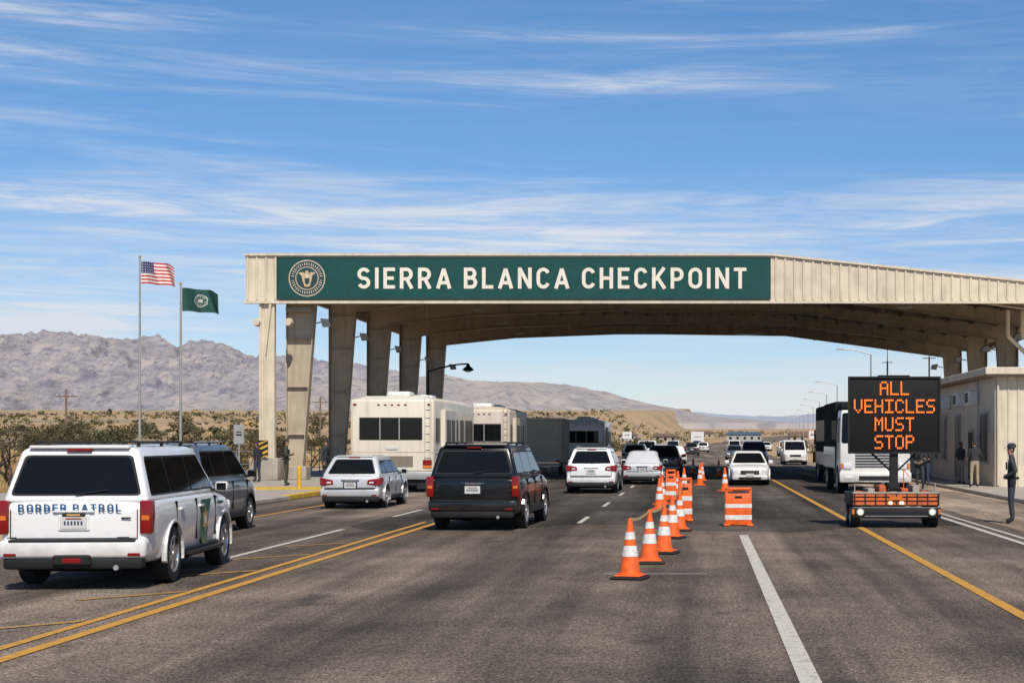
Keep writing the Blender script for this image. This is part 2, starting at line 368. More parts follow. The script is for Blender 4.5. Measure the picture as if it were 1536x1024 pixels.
    d.cbox(-0.26,0.26,yR-0.028,yR+0.02,pz+0.13,pz+0.16,M_chrome if paint!=P_white else paint,0.01,1)
    d.cyl((hw*0.55,yR-0.08,zb+0.0),(hw*0.55,yR+0.2,zb+0.0),0.035,0.035,M_galv,10)
    for s in(-1,1): d.cbox(s*hw*0.70,s*hw*0.86,yR-0.10,yR,zb+0.15,zb+0.19,M_red,0.008,1)
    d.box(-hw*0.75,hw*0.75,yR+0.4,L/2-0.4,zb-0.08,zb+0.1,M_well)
    d.cyl((-hw*0.8,yr,R),(hw*0.8,yr,R),0.06,0.06,M_well,8)
    yF=L/2; hz=hood-0.30
    for s in(-1,1):
        d.hull([(s*hw*0.50,yF-0.0,hz+0.0),(s*hw*0.52,yF-0.01,hz+0.12),(s*hw*0.80,yF-0.06,hz+0.17),(s*hw*0.80,yF-0.04,hz),(s*hw*0.915,yF-0.22,hz+0.20),(s*hw*0.92,yF-0.22,hz+0.06),(s*hw*0.6,yF-0.1,hz+0.1)],M_head,0.01,1)
        d.cbox(s*hw*0.60,s*hw*0.76,yF-0.05,yF+0.02,zb+0.08,zb+0.17,M_head,0.02,1)
    d.cbox(-hw*0.46,hw*0.46,yF-0.08,yF+0.02,hz-0.06,hz+0.11,M_dark,0.03,2)
    for k in range(3): d.box(-hw*0.43,hw*0.43,yF+0.018,yF+0.026,hz-0.04+k*0.05,hz-0.028+k*0.05,M_chrome)
    d.cbox(-hw*0.86,hw*0.86,yF-0.2,yF+0.05,zb+0.02,zb+0.22,paint,0.05,3)
    d.cbox(-hw*0.55,hw*0.55,yF-0.1,yF+0.06,zb+0.05,zb+0.15,M_dark,0.02,2)
    d.cbox(-0.17,0.17,yF+0.04,yF+0.065,zb+0.17,zb+0.30,M_plate,0.008,1)
    d.build('trim',e)
    return e,p

# ------------------------------------------------------------ terrain
def h(x,y):
    a=min(1,max(0,(-x-22)/45.0)); a=a*a*(3-2*a)
    hl=0.021*max(0,y-130); hr=0.0095*max(0,y-400)
    n=0
    if a>0: n=a*min(1,max(0,(y-60)/100))*0.6*noise.noise(Vector((x*0.03,y*0.03,0)))
    return hl*a+hr*(1-a)+n
def axis_pts(lo,hi,d0,g):
    out=[0.0]; d=d0
    while out[-1]<hi: out.append(out[-1]+d); d*=g
    neg=[];d=d0;c=0.0
    while c>lo: c-=d; neg.append(c); d*=g
    return sorted(neg+out)
xs=axis_pts(-9000,9000,6,1.07); ys=[v for v in axis_pts(-300,9500,8,1.045)]+[400.0,130.0]
ys=sorted(set(ys))
g=MB(); vs=[(x,y,h(x,y)-0.03) for y in ys for x in xs]; nx=len(xs)
fs=[(j*nx+i,j*nx+i+1,(j+1)*nx+i+1,(j+1)*nx+i) for j in range(len(ys)-1) for i in range(nx-1)]
def ramp_mat(name,cols,scale,rough=0.95,det=8,speck=None,bump=0.4,vec=(1,1,1),bd=0.05):
    m=bpy.data.materials.new(name); m.use_nodes=True; nt=m.node_tree; b=nt.nodes['Principled BSDF']; b.inputs['Roughness'].default_value=rough; b.inputs['Specular IOR Level'].default_value=0.1
    tc=nt.nodes.new('ShaderNodeTexCoord'); mp=nt.nodes.new('ShaderNodeMapping'); mp.inputs['Scale'].default_value=vec
    nt.links.new(tc.outputs['Object'],mp.inputs[0])
    n=nt.nodes.new('ShaderNodeTexNoise'); n.inputs['Scale'].default_value=scale; n.inputs['Detail'].default_value=det; n.inputs['Roughness'].default_value=0.65
    nt.links.new(mp.outputs[0],n.inputs['Vector'])
    r=nt.nodes.new('ShaderNodeValToRGB'); cr=r.color_ramp
    while len(cr.elements)<len(cols): cr.elements.new(0.5)
    for el,(p,c) in zip(cr.elements,cols): el.position=p; el.color=(*c,1)
    nt.links.new(n.outputs['Fac'],r.inputs[0]); last=r.outputs[0]
    if speck:
        for (sc,c,th,wd) in speck:
            n2=nt.nodes.new('ShaderNodeTexNoise'); n2.inputs['Scale'].default_value=sc; n2.inputs['Detail'].default_value=4
            nt.links.new(mp.outputs[0],n2.inputs['Vector'])
            mr=nt.nodes.new('ShaderNodeMapRange'); mr.inputs[1].default_value=th; mr.inputs[2].default_value=th+wd; nt.links.new(n2.outputs['Fac'],mr.inputs[0])
            mx=nt.nodes.new('ShaderNodeMix'); mx.data_type='RGBA'; mx.inputs[7].default_value=(*c,1)
            nt.links.new(mr.outputs[0],mx.inputs[0]); nt.links.new(last,mx.inputs[6]); last=mx.outputs[2]
    nt.links.new(last,b.inputs['Base Color'])
    bp=nt.nodes.new('ShaderNodeBump'); bp.inputs['Strength'].default_value=bump; bp.inputs['Distance'].default_value=bd
    nt.links.new(n.outputs['Fac'],bp.inputs['Height']); nt.links.new(bp.outputs[0],b.inputs['Normal'])
    return m
M_ground=ramp_mat('desert_soil',[(0.3,(0.24,0.165,0.10)),(0.5,(0.38,0.265,0.155)),(0.7,(0.47,0.345,0.215))],0.08,speck=[(0.012,(0.24,0.20,0.135),0.52,0.08),(0.35,(0.16,0.12,0.07),0.62,0.05)])
g.add(vs,fs,M_ground); g.build('desert_ground',fix=False)

def interp(pts,x):
    for (a,b),(c,d) in zip(pts,pts[1:]):
        if a<=x<=c:
            t=(x-a)/(c-a); return b+(d-b)*t
    return pts[0][1] if x<pts[0][0] else pts[-1][1]
def mountain(name,pts,Yf,Yr,base_py,amp,jag,m,seed,N=560,fr=110,gx=0.0050,gy=0.0016):
    g=MB(); vs=[]; x0,x1=pts[0][0],pts[-1][0]
    rows=[k/fr for k in range(fr+1)]+[1.05,1.15,1.4]
    zb=1.95+(HY-base_py)/F*Yf
    for v in rows:
        for i in range(N+1):
            px=x0+(x1-x0)*i/N; X=(px-CX)/F*Yr; Y=Yf+(Yr-Yf)*v
            rz=1.95+(HY-interp(pts,px))/F*Yr
            wv=120*noise.noise(Vector((X*0.002,Y*0.002,seed)))
            q=Vector(((X+wv)*gx+seed,Y*gy,seed*2.0))
            rid=noise.ridged_multi_fractal(q,0.80,2.2,7,1.0,2.0)
            fine=noise.fractal(Vector((X*0.012,Y*0.006,seed)),0.7,2.0,6)
            if v<=1:
                env=math.sin(math.pi*min(1,v*0.95))
                z=zb+(rz-zb)*(0.30*v+0.70*v**1.7)+(rid-1.1)*amp*(env**0.7)*(rz-zb)/250+fine*jag*(0.15+v)*(rz-zb)/250
            else: z=rz-(v-1)*(rz-zb)*2.2+fine*jag*(rz-zb)/250
            if v<0.001: z-=15
            vs.append((X,Y,z))
    n=N+1
    fs=[(j*n+i,j*n+i+1,(j+1)*n+i+1,(j+1)*n+i) for j in range(len(rows)-1) for i in range(N)]
    g.add(vs,fs,m); o=g.build(name,fix=False,smooth=True,ang=180); return o
M_mt=ramp_mat('mountain_rock_haze_tint',[(0.32,(0.215,0.205,0.245)),(0.48,(0.30,0.275,0.295)),(0.66,(0.40,0.35,0.335))],0.011,speck=[(0.03,(0.20,0.195,0.235),0.52,0.12)],vec=(1.8,0.6,2.5),bump=0.6,bd=40)  # rock tones made paler and bluer: aerial haze painted into the base colour
M_mt2=ramp_mat('hill_rock_haze_tint',[(0.3,(0.25,0.23,0.25)),(0.5,(0.33,0.295,0.29)),(0.7,(0.40,0.35,0.32))],0.008,speck=[(0.03,(0.22,0.205,0.22),0.52,0.12)],bump=0.6,bd=25)  # hill rock with distance haze mixed into its colours
M_mt3=ramp_mat('hazy_ridge',[(0.3,(0.27,0.31,0.38)),(0.7,(0.32,0.36,0.42))],0.003)  # blue-grey is painted-in aerial haze, not the ridge's own colour
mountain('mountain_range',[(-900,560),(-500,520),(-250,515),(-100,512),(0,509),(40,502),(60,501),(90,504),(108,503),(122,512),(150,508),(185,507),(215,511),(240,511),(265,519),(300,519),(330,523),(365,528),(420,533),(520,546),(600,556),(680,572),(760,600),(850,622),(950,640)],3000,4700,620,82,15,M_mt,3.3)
mountain('desert_hills',[(250,600),(400,585),(520,570),(620,562),(690,566),(740,571),(790,573),(850,578),(900,588),(960,600),(1010,612),(1060,624),(1150,631),(1250,636),(1400,641)],2600,3700,634,44,6,M_mt2,8.1)
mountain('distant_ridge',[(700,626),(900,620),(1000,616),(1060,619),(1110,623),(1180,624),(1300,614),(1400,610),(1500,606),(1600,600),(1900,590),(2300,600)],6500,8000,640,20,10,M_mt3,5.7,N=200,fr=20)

# ------------------------------------------------------------ roads
def asphalt(name,base,crk=0.7):
    m=bpy.data.materials.new(name); m.use_nodes=True; nt=m.node_tree; L=nt.links; b=nt.nodes['Principled BSDF']
    b.inputs['Roughness'].default_value=0.9; b.inputs['Specular IOR Level'].default_value=0.18
    tc=nt.nodes.new('ShaderNodeTexCoord')
    def N(sc,det,vec=None,ro=0.6):
        n=nt.nodes.new('ShaderNodeTexNoise'); n.inputs['Scale'].default_value=sc; n.inputs['Detail'].default_value=det; n.inputs['Roughness'].default_value=ro
        if vec:
            mp=nt.nodes.new('ShaderNodeMapping'); mp.inputs['Scale'].default_value=vec; L.new(tc.outputs['Object'],mp.inputs[0]); L.new(mp.outputs[0],n.inputs['Vector'])
        else: L.new(tc.outputs['Object'],n.inputs['Vector'])
        return n.outputs['Fac']
    def MR(s,a,bb,c,d):
        r=nt.nodes.new('ShaderNodeMapRange'); r.inputs[1].default_value=a;r.inputs[2].default_value=bb;r.inputs[3].default_value=c;r.inputs[4].default_value=d; L.new(s,r.inputs[0]); return r.outputs[0]
    def MUL(a,c):
        r=nt.nodes.new('ShaderNodeMath'); r.operation='MULTIPLY'; L.new(a,r.inputs[0]); L.new(c,r.inputs[1]); return r.outputs[0]
    agg=MR(N(30,2,None,0.9),0.36,0.64,0.22,1.95)
    agg2=MR(N(10,5,None,0.9),0.38,0.62,0.62,1.40)
    blot=MR(N(0.45,6,None,0.7),0.36,0.64,0.72,1.22)
    streak=MR(N(1.0,5,(0.8,0.03,1)),0.38,0.62,0.52,1.36)
    patch=MR(N(0.14,3,(1,0.35,1)),0.46,0.54,0.70,1.10)
    v=MUL(MUL(agg,agg2),MUL(MUL(blot,patch),streak))
    vo=nt.nodes.new('ShaderNodeTexVoronoi'); vo.feature='DISTANCE_TO_EDGE'; vo.inputs['Scale'].default_value=0.11
    nn=nt.nodes.new('ShaderNodeTexNoise'); nn.inputs['Scale'].default_value=0.8; nn.inputs['Detail'].default_value=4
    L.new(tc.outputs['Object'],nn.inputs['Vector'])
    ad=nt.nodes.new('ShaderNodeMixRGB'); ad.blend_type='ADD'; ad.inputs[0].default_value=1.0
    L.new(tc.outputs['Object'],ad.inputs[1]); L.new(nn.outputs['Color'],ad.inputs[2]); L.new(ad.outputs[0],vo.inputs['Vector'])
    ck=MR(vo.outputs['Distance'],0.0,0.0022,crk,1.0)
    v=MUL(v,ck)
    sc=nt.nodes.new('ShaderNodeVectorMath'); sc.operation='SCALE'; sc.inputs[0].default_value=base; L.new(v,sc.inputs['Scale'])
    oil=MR(N(0.9,4,(1.0,0.5,1)),0.60,0.70,0.0,0.6)
    mo=nt.nodes.new('ShaderNodeMix'); mo.data_type='RGBA'; L.new(oil,mo.inputs[0]); L.new(sc.outputs[0],mo.inputs[6]); mo.inputs[7].default_value=(0.035,0.031,0.028,1)
    L.new(mo.outputs[2],b.inputs['Base Color'])
    bp=nt.nodes.new('ShaderNodeBump'); bp.inputs['Strength'].default_value=0.6; bp.inputs['Distance'].default_value=0.01; L.new(agg,bp.inputs['Height']); L.new(bp.outputs[0],b.inputs['Normal'])
    return m
M_as=asphalt('asphalt',(0.150,0.118,0.095))
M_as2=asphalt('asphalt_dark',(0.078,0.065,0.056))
M_apr=asphalt('apron_concrete',(0.32,0.245,0.185))
def paintmat(name,c,wear=0.5):
    m=bpy.data.materials.new(name); m.use_nodes=True; nt=m.node_tree; L=nt.links; b=nt.nodes['Principled BSDF']; b.inputs['Roughness'].default_value=0.7
    tc=nt.nodes.new('ShaderNodeTexCoord'); n=nt.nodes.new('ShaderNodeTexNoise'); n.inputs['Scale'].default_value=9; n.inputs['Detail'].default_value=9; n.inputs['Roughness'].default_value=0.8
    L.new(tc.outputs['Object'],n.inputs['Vector'])
    r=nt.nodes.new('ShaderNodeValToRGB'); r.color_ramp.elements[0].position=wear-0.10; r.color_ramp.elements[0].color=(0.13,0.105,0.085,1); r.color_ramp.elements[1].position=wear; r.color_ramp.elements[1].color=(*c,1)
    L.new(n.outputs['Fac'],r.inputs[0]); L.new(r.outputs[0],b.inputs['Base Color']); return m
M_lw=paintmat('road_paint_white',(0.50,0.46,0.40),0.47)
M_ly=paintmat('road_paint_yellow',(0.50,0.25,0.025),0.47)
M_lf=paintmat('road_paint_faded_yellow',(0.40,0.22,0.045),0.52)
def cl(y): return 0.00010*max(0,y-115)**2
def strip(mb,x0,x1,y0,y1,z,m,step=20.0):
    k=max(1,int((y1-y0)/step)); vs=[]
    for i in range(k+1):
        y=y0+(y1-y0)*i/k; c=cl(y); hh=h(5,y)+(0.03 if y>400 else 0)
        vs+=[(x0+c,y,z+hh),(x1+c,y,z+hh)]
    mb.add(vs,[(2*i,2*i+1,2*i+3,2*i+2) for i in range(k)],m)
r=MB(); strip(r,-13.4,9.9,-60,115,0.0,M_as)
strip(r,-10.5,8.5,115,900,0.0,M_as); r.build('highway_road',fix=False,smooth=False)
r=MB(); random.seed(5)
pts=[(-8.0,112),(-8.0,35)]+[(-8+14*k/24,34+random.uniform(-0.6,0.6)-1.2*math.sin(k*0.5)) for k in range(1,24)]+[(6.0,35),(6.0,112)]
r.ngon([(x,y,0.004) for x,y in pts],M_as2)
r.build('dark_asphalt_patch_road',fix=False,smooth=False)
r=MB(); strip(r,6.9,30,-60,42,0.004,M_apr,4);strip(r,6.9,9.9,42,112,0.004,M_apr,4); r.build('concrete_apron_pavement',fix=False,smooth=False)
r=MB(); z=0.009
strip(r,0.80,0.98,-5,31.5,z,M_lw)
strip(r,3.50,3.66,-5,110,z,M_ly); strip(r,3.5,3.66,116,500,z,M_ly)
strip(r,6.02,6.16,18,75,z,M_lw); strip(r,6.36,6.46,18,60,z,M_lw)
strip(r,-6.27,-6.12,-5,36.5,z,M_ly); strip(r,-6.60,-6.48,-5,36.5,z,M_ly)
for a,b in((24.5,33.5),(39,43),(48,52),(57,61),(66,70),(75,79)): strip(r,-7.86,-7.74,a,b,z,M_lw)
strip(r,-11.35,-11.22,30,95,z,M_ly)
for a in range(36,110,9): strip(r,-2.9+0.0,-2.78,a,a+3,z,M_lw)
for a in range(120,420,12): strip(r,-3.5,-3.35,a,a+4,z,M_lw); strip(r,6.3,6.45,a,a+4,z,M_lw)
for y in(13.6,16.4,19.6,22.8,26.0,29.0):
    r.ngon([(-6.64,y,z),(-6.64,y+0.22,z),(-7.6,y-0.8,z),(-7.6,y-1.0,z)],M_lf)
r.ngon([(-1.4,22.3,z),(0.1,22.3,z),(0.1,22.36,z),(-1.4,22.36,z)],M_lw)
r.build('road_markings',fix=False,smooth=False)

s=MB(); s.hull([(-13.4,44,0),(-13.4,112,0),(-24,112,0),(-24,44,0),(-14.5,41.5,0),(-24,41.5,0)]+[(-13.4,44,0.14),(-13.4,112,0.14),(-24,112,0.14),(-24,44,0.14),(-14.5,41.5,0.14),(-24,41.5,0.14)],M_conc,0.02,1)
s.box(-13.75,-13.39,50,82,0.142,0.152,M_yel); s.box(-17.5,-13.8,56.2,59.5,0.142,0.152,M_yel); s.box(-13.388,-13.38,50,82,0.02,0.15,M_yel)
s.build('sidewalk')
s=MB(); s.cbox(9.9,30,43,82,0,0.14,M_conc,0.02,1); s.build('sidewalk')

# ------------------------------------------------------------ canopy
can=empty('checkpoint_canopy',(0,69.7,0))
def Yc(y): return y-69.7
c=MB()
inner=[(17.55,0.0),(17.0,7.75),(12,8.45),(6,9.25),(-5,9.4),(-13,9.1),(-17.75,8.6),(-18.4,0.0)]
for fy_ in (70.9,79,88,97.5,107):
    y=Yc(fy_)
    quads=[[(-19.05,0.0),(-18.4,0.0),(-17.75,8.6),(-19.05,9.85)],[(-19.05,9.85),(-17.75,8.6),(-13,9.1),(-13,9.90)],[(-13,9.90),(-13,9.1),(-5,9.4),(-5,9.97)],[(-5,9.97),(-5,9.4),(3.2,9.32),(3.2,10.05)],
           [(3.2,10.05),(3.2,9.32),(6,9.25),(6,9.74)],[(6,9.74),(6,9.25),(12,8.45),(12,9.09)],[(12,9.09),(12,8.45),(17.0,7.75),(18.2,8.42)],[(18.2,8.42),(17,7.75),(17.55,0.0),(18.2,0.0)]]
    for q in quads: c.prism(q,y-0.04,y+0.04,M_frame)
    def flange(pl,inw):
        for (a,b),(a2,b2) in zip(pl,pl[1:]):
            dx,dz=a2-a,b2-b; l=math.hypot(dx,dz); nx_,nz_=-dz/l*0.035*inw,dx/l*0.035*inw
            c.prism([(a,b),(a2,b2),(a2+nx_,b2+nz_),(a+nx_,b+nz_)],y-0.23,y+0.23,M_frame)
    flange(inner,1); flange([(-19.05,0.0),(-19.05,9.85)],1); flange([(18.2,8.42),(18.2,0)],1)
    for zz in(2.2,4.4,6.6,8.3):
        x1=-18.4+0.65*zz/8.6
        c.box(-19.03,x1,y-0.2,y+0.2,zz,zz+0.02,M_frame)
    c.cbox(-19.35,-18.1,y-0.45,y+0.45,0.14,0.75,M_conc,0.03,1)
    c.cbox(17.2,18.5,y-0.45,y+0.45,0.14,0.75,M_conc,0.03,1)
    for xx,zz in((-11,9.45),(-3,9.68),(8,9.2)): c.box(xx-0.03,xx+0.03,y-0.2,y+0.2,zz-0.3,zz+0.3,M_frame)
top=[(-20.5,10.12),(3.2,10.22),(20.5,8.42)]
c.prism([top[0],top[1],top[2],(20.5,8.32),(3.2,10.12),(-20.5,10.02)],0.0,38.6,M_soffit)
def ztop(x): return 10.12+(x+20.5)/23.7*0.10 if x<3.2 else 10.22-(x-3.2)/17.3*1.8
x=-19.6
while x<20:
    zz=ztop(x)-0.10
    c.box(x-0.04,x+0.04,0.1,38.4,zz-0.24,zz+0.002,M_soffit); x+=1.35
for xx in(-12,-4,4,10):
    for yy in(5,14,23,32):
        zl=9.0 if xx<8 else 8.35
        c.cbox(xx-0.35,xx+0.35,yy-0.2,yy+0.2,zl,zl+0.12,M_galv,0.02,1); c.cyl((xx,yy,zl),(xx,yy,ztop(xx)),0.02,0.02,M_galv,6)
c.build('frames_and_roof',can)
f=MB()
f.prism([(-20.6,8.22),(20.6,8.22),(20.6,8.42+0.08),(3.2,10.33),(-20.6,10.33)],-0.2,-0.02,M_steel)
x=-20.5
while x<20.5:
    zt=10.30 if x<3.1 else 10.33-(x-3.2)/17.4*1.83-0.04
    if x<-19.2 or x>3.3: f.hull([(x-0.06,-0.202,8.3),(x+0.06,-0.202,8.3),(x-0.035,-0.25,8.3),(x+0.035,-0.25,8.3),(x-0.06,-0.202,zt),(x+0.06,-0.202,zt),(x-0.035,-0.25,zt),(x+0.035,-0.25,zt)],M_steel)
    x+=0.42
f.box(-20.65,20.65,-0.28,0.0,8.14,8.26,M_steel)
f.prism([(-20.65,10.30),(3.2,10.30),(3.2,10.40),(-20.65,10.40)],-0.30,0.02,M_steel)
f.prism([(3.2,10.30),(20.65,8.50),(20.65,8.60),(3.2,10.40)],-0.30,0.02,M_steel)
f.box(-20.65,-20.5,0,38.6,9.2,10.3,M_steel)
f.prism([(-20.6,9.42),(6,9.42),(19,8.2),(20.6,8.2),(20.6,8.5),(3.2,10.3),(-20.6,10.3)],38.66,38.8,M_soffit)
f.box(-19.95,-19.35,-0.1,0.06,0.14,8.14,M_steel); 
f.box(-20.0,-19.9,-0.16,0.12,0.14,8.14,M_steel); f.box(-19.4,-19.3,-0.16,0.12,0.14,8.14,M_steel)
f.cyl((-19.45,-0.3,8.1),(-19.7,-0.3,5.8),0.06,0.06,M_steel,8); f.cyl((-19.7,-0.3,5.8),(-19.7,-0.3,0.6),0.05,0.05,M_steel,8)
f.cbox(-20.3,-19.0,-0.7,0.4,0.14,1.15,M_conc,0.04,2)
f.build('fascia',can)
pp=MB()
for k,(xx,yy) in enumerate(((14.6,3),(15.3,3),(16.2,6))):
    pp.cyl((xx,yy,8.1),(xx,yy,6.9),0.10,0.10,M_steel,10); pp.cyl((xx,yy,6.9),(xx+0.9,yy,6.0),0.10,0.10,M_steel,10); pp.cyl((xx+0.9,yy,6.0),(xx+0.9,yy,4.5),0.10,0.10,M_steel,10)
for zz in(8.0,7.9): pp.cyl((-19,0.6,zz),(-17.8,0.6,zz),0.04,0.04,M_galv,6)
pp.build('conduit_pipes',can)
fl=MB()
for fy_,zz in((70.9,7.3),(79,7.2),(88,7.1),(97.5,7.0),(107,7.0)):
    for sx_,xx in((-1,-17.8),(1,16.9)):
        y=Yc(fy_)
        fl.cyl((xx,y-0.3,zz),(xx-sx_*0.45,y-0.35,zz+0.1),0.03,0.03,M_galv,6)
        fl.hull([(xx-sx_*0.35,y-0.5,zz+0.25),(xx-sx_*0.75,y-0.5,zz+0.2),(xx-sx_*0.35,y-0.1,zz+0.25),(xx-sx_*0.75,y-0.1,zz+0.2),(xx-sx_*0.45,y-0.45,zz-0.15),(xx-sx_*0.85,y-0.45,zz-0.12),(xx-sx_*0.45,y-0.15,zz-0.15),(xx-sx_*0.85,y-0.15,zz-0.12)],M_galv,0.03,1)
for xx in(-20.4,-18.95): fl.cyl((xx+0.3,-0.35,7.3),(xx+0.3,-0.1,7.3),0.16,0.2,M_steel,12)
fl.build('floodlights',can)
sg=empty('checkpoint_name_sign',(0,69.4,0))
s=MB(); s.box(-19.15,3.2,-0.02,0.04,8.32,10.22,M_sign)
for a,b,cc,dd in((-19.15,3.2,8.32,8.36),(-19.15,3.2,10.18,10.22),(-19.15,-19.11,8.36,10.18),(3.16,3.2,8.36,10.18)): s.box(a,b,-0.035,-0.021,cc,dd,M_signedge)
for xx in [-19.15+22.35*k/7 for k in range(1,7)]: s.box(xx-0.008,xx+0.008,-0.024,-0.0205,8.36,10.18,M_signedge)
s.build('panel',sg)
s=MB(); lettering(s,'SIERRA BLANCA CHECKPOINT',M_letter,-15.5,8.80,17.6,0.95,-0.045,0.165,0.22,0.36); s.build('lettering',sg,fix=False,smooth=False)
s=MB(); cx_,cz_=-17.78,9.27
def ring(mb,r0,r1,y,m,n=40,cx=cx_,cz=cz_):
    vs=[];
    for i in range(n):
        t=2*math.pi*i/n; vs+=[(cx+r0*math.cos(t),y,cz+r0*math.sin(t)),(cx+r1*math.cos(t),y,cz+r1*math.sin(t))]
    mb.add(vs,[(2*i,2*i+1,(2*i+3)%(2*n),(2*i+2)%(2*n)) for i in range(n)],m)
M_seald=mat('seal_dark',(0.012,0.045,0.045),0.5); M_sealr=mat('seal_rim',(0.50,0.43,0.34),0.5); M_sealg=mat('seal_tan',(0.50,0.38,0.24),0.5)
ring(s,0.001,0.84,-0.030,M_seald); ring(s,0.78,0.83,-0.034,M_sealr); ring(s,0.49,0.53,-0.034,M_sealr); 
for k in range(40):
    t=2*math.pi*k/40
    if k in(0,20): continue
    a=Vector((math.cos(t),0,math.sin(t))); q=Vector((-math.sin(t),0,math.cos(t))); ce=Vector((cx_,-0.036,cz_))+a*0.65; l=0.065 if k%3 else 0.04
    s.ngon([ce-a*l-q*0.018,ce-a*l+q*0.022,ce+a*l+q*0.022,ce+a*l-q*0.018],M_sealr)
s.ngon([(cx_+u,-0.037,cz_+w) for u,w in((-0.10,-0.38),(0.12,-0.38),(0.2,-0.1),(0.24,0.12),(0.40,0.26),(0.2,0.28),(0.08,0.22),(0.06,0.34),(-0.08,0.34),(-0.08,0.22),(-0.2,0.28),(-0.40,0.24),(-0.24,0.1),(-0.2,-0.12))],M_sealg)
s.ngon([(cx_+u,-0.040,cz_+w) for u,w in((-0.09,-0.22),(0.0,-0.30),(0.10,-0.22),(0.12,0.0),(-0.11,0.0))],M_seald)
s.ngon([(cx_+u,-0.040,cz_+w) for u,w in((-0.03,0.05),(0.04,0.05),(0.05,0.15),(-0.04,0.16))],M_letter)
s.build('seal',sg,fix=False,smooth=False)

# ------------------------------------------------------------ right office building
bl=empty('checkpoint_office',(0,0,0))
X0,X1,Y0,Y1,Ht=11.5,24,59.8,76,4.5
b=MB(); b.box(X0,X1,Y0,Y1,0.14,Ht,M_steel)
x=X0+0.15
while x<X1: b.hull([(x-0.04,Y0-0.002,0.16),(x+0.04,Y0-0.002,0.16),(x-0.02,Y0-0.035,0.16),(x+0.02,Y0-0.035,0.16),(x-0.04,Y0-0.002,Ht),(x+0.04,Y0-0.002,Ht),(x-0.02,Y0-0.035,Ht),(x+0.02,Y0-0.035,Ht)],M_steel); x+=0.38
b.cbox(X0-0.45,X1+0.3,Y0-0.5,Y1+0.3,Ht,Ht+0.28,M_steel,0.02,1)
b.box(X0-0.35,X1,Y0-0.4,Y1,Ht-0.08,Ht,M_soffit)
b.cyl((X0+0.1,Y0-0.1,Ht-0.1),(X0+0.1,Y0-0.1,0.2),0.05,0.05,M_steel,8)
b.build('walls_and_roof',bl)
b=MB()
M_win=mat('office_window',(0.012,0.013,0.014),0.35,spec=0.2)
for y0 in(61.0,67.6,71.5,74.2):
    w=1.3 if y0!=61.0 else 1.7
    b.box(X0-0.06,X0-0.003,y0,y0+w,1.0 if y0!=67.6 else 0.16,3.1,M_galv)
    b.box(X0-0.08,X0-0.061,y0+0.08,y0+w-0.08,1.1 if y0!=67.6 else 0.3,3.0,M_win)
    b.box(X0-0.09,X0-0.081,y0+w/2-0.03,y0+w/2+0.03,1.1 if y0!=67.6 else 0.3,3.0,M_galv)
b.box(X0-0.06,X0-0.003,64.3,65.4,0.16,2.4,M_frame)
b.box(X0-0.09,X0-0.061,64.42,65.28,0.3,2.28,M_dark)
b.build('windows_and_doors',bl)
b=MB()
for y0 in(63.2,66.2,70.3): b.cbox(X0-0.45,X0-0.002,y0,y0+0.8,3.4,4.0,M_refl,0.03,1); b.box(X0-0.46,X0-0.451,y0+0.1,y0+0.7,3.5,3.9,M_dark)
b.box(X0-0.14,X0-0.003,62.9,63.05,1.5,2.2,M_galv); b.cyl((X0-0.08,63.0,2.2),(X0-0.08,63.0,4.4),0.03,0.03,M_galv,6)
b.build('air_conditioners',bl)
b=MB(); b.box(12,24,78,104,0.0,4.1,M_frame); b.cbox(11.4,24.3,77.6,104.4,4.1,4.4,M_steel,0.02,1)
for k in range(7): b.box(11.94,11.997,79+k*3.4,80.6+k*3.4,1.1,2.9,M_win); b.box(11.96,11.99,78.9+k*3.4,80.7+k*3.4,1.0,3.0,M_galv)
b.build('inspection_building')
for X,Y,zt,rr in((13.2,108,9.0,0.06),(14.2,95,8.6,0.05)):
    q=MB(); q.cyl((0,0,0),(0,0,zt-1.5),rr*1.5,rr,M_galv,8); q.cyl((0,0,zt-1.5),(0,0,zt),rr*0.5,rr*0.3,M_galv,6); q.box(-0.4,0.4,-0.02,0.02,zt-1.6,zt-1.55,M_galv); q.cbox(-0.1,0.1,-0.12,0.12,0,0.25,M_conc,0.02,1); q.build('antenna_mast',loc=(X,Y,0))

# ------------------------------------------------------------ vehicles
bp,p=car('border_patrol_suv','suv',-8.33,19.9,4.6,P_white,H=1.87,ht=0.74)
L=p['L']; hw=p['W']/2; rr_=-L/2
s=MB(); lettering(s,'BORDER PATROL',M_blue,-0.70,1.025,1.30,0.10,rr_-0.016,0.19,0.2,0.4)
s.box(0.60,0.72,rr_-0.012,rr_-0.006,0.93,0.95,M_dark); s.box(-0.84,-0.72,rr_-0.012,rr_-0.006,0.68,0.695,M_dark); s.box(0.55,0.70,rr_-0.012,rr_-0.006,0.68,0.695,M_dark)
s.build('rear_lettering',bp,fix=False,smooth=False)
s=MB()
xx=hw+0.004
s.ngon([(xx,y,z) for y,z in((0.02,1.08),(0.66,1.08),(0.46,0.85),(0.40,0.55),(0.46,0.42),(0.10,0.42),(0.0,0.6),(0.05,0.85))],M_green)
star=[]
for k in range(12):
    t=2*math.pi*k/12+math.pi/2; rad=0.19 if k%2==0 else 0.11; star.append((xx+0.004,0.27+rad*math.cos(t),0.78+rad*1.1*math.sin(t)))
s.ngon(star,M_gold)
s.ngon([(xx+0.008,0.27+0.07*math.cos(2*math.pi*k/14),0.78+0.07*math.sin(2*math.pi*k/14)) for k in range(14)],M_letter)
s.ngon([(xx,y,z) for y,z in((1.05,0.98),(1.45,0.98),(1.45,1.02),(1.05,1.02))],M_green)
s.cbox(-0.24,0.24,rr_-0.11,rr_-0.03,0.33,0.47,M_dark,0.02,1)
s.cbox(-0.12,0.12,rr_-0.118,rr_-0.06,0.36,0.43,M_red,0.01,1)
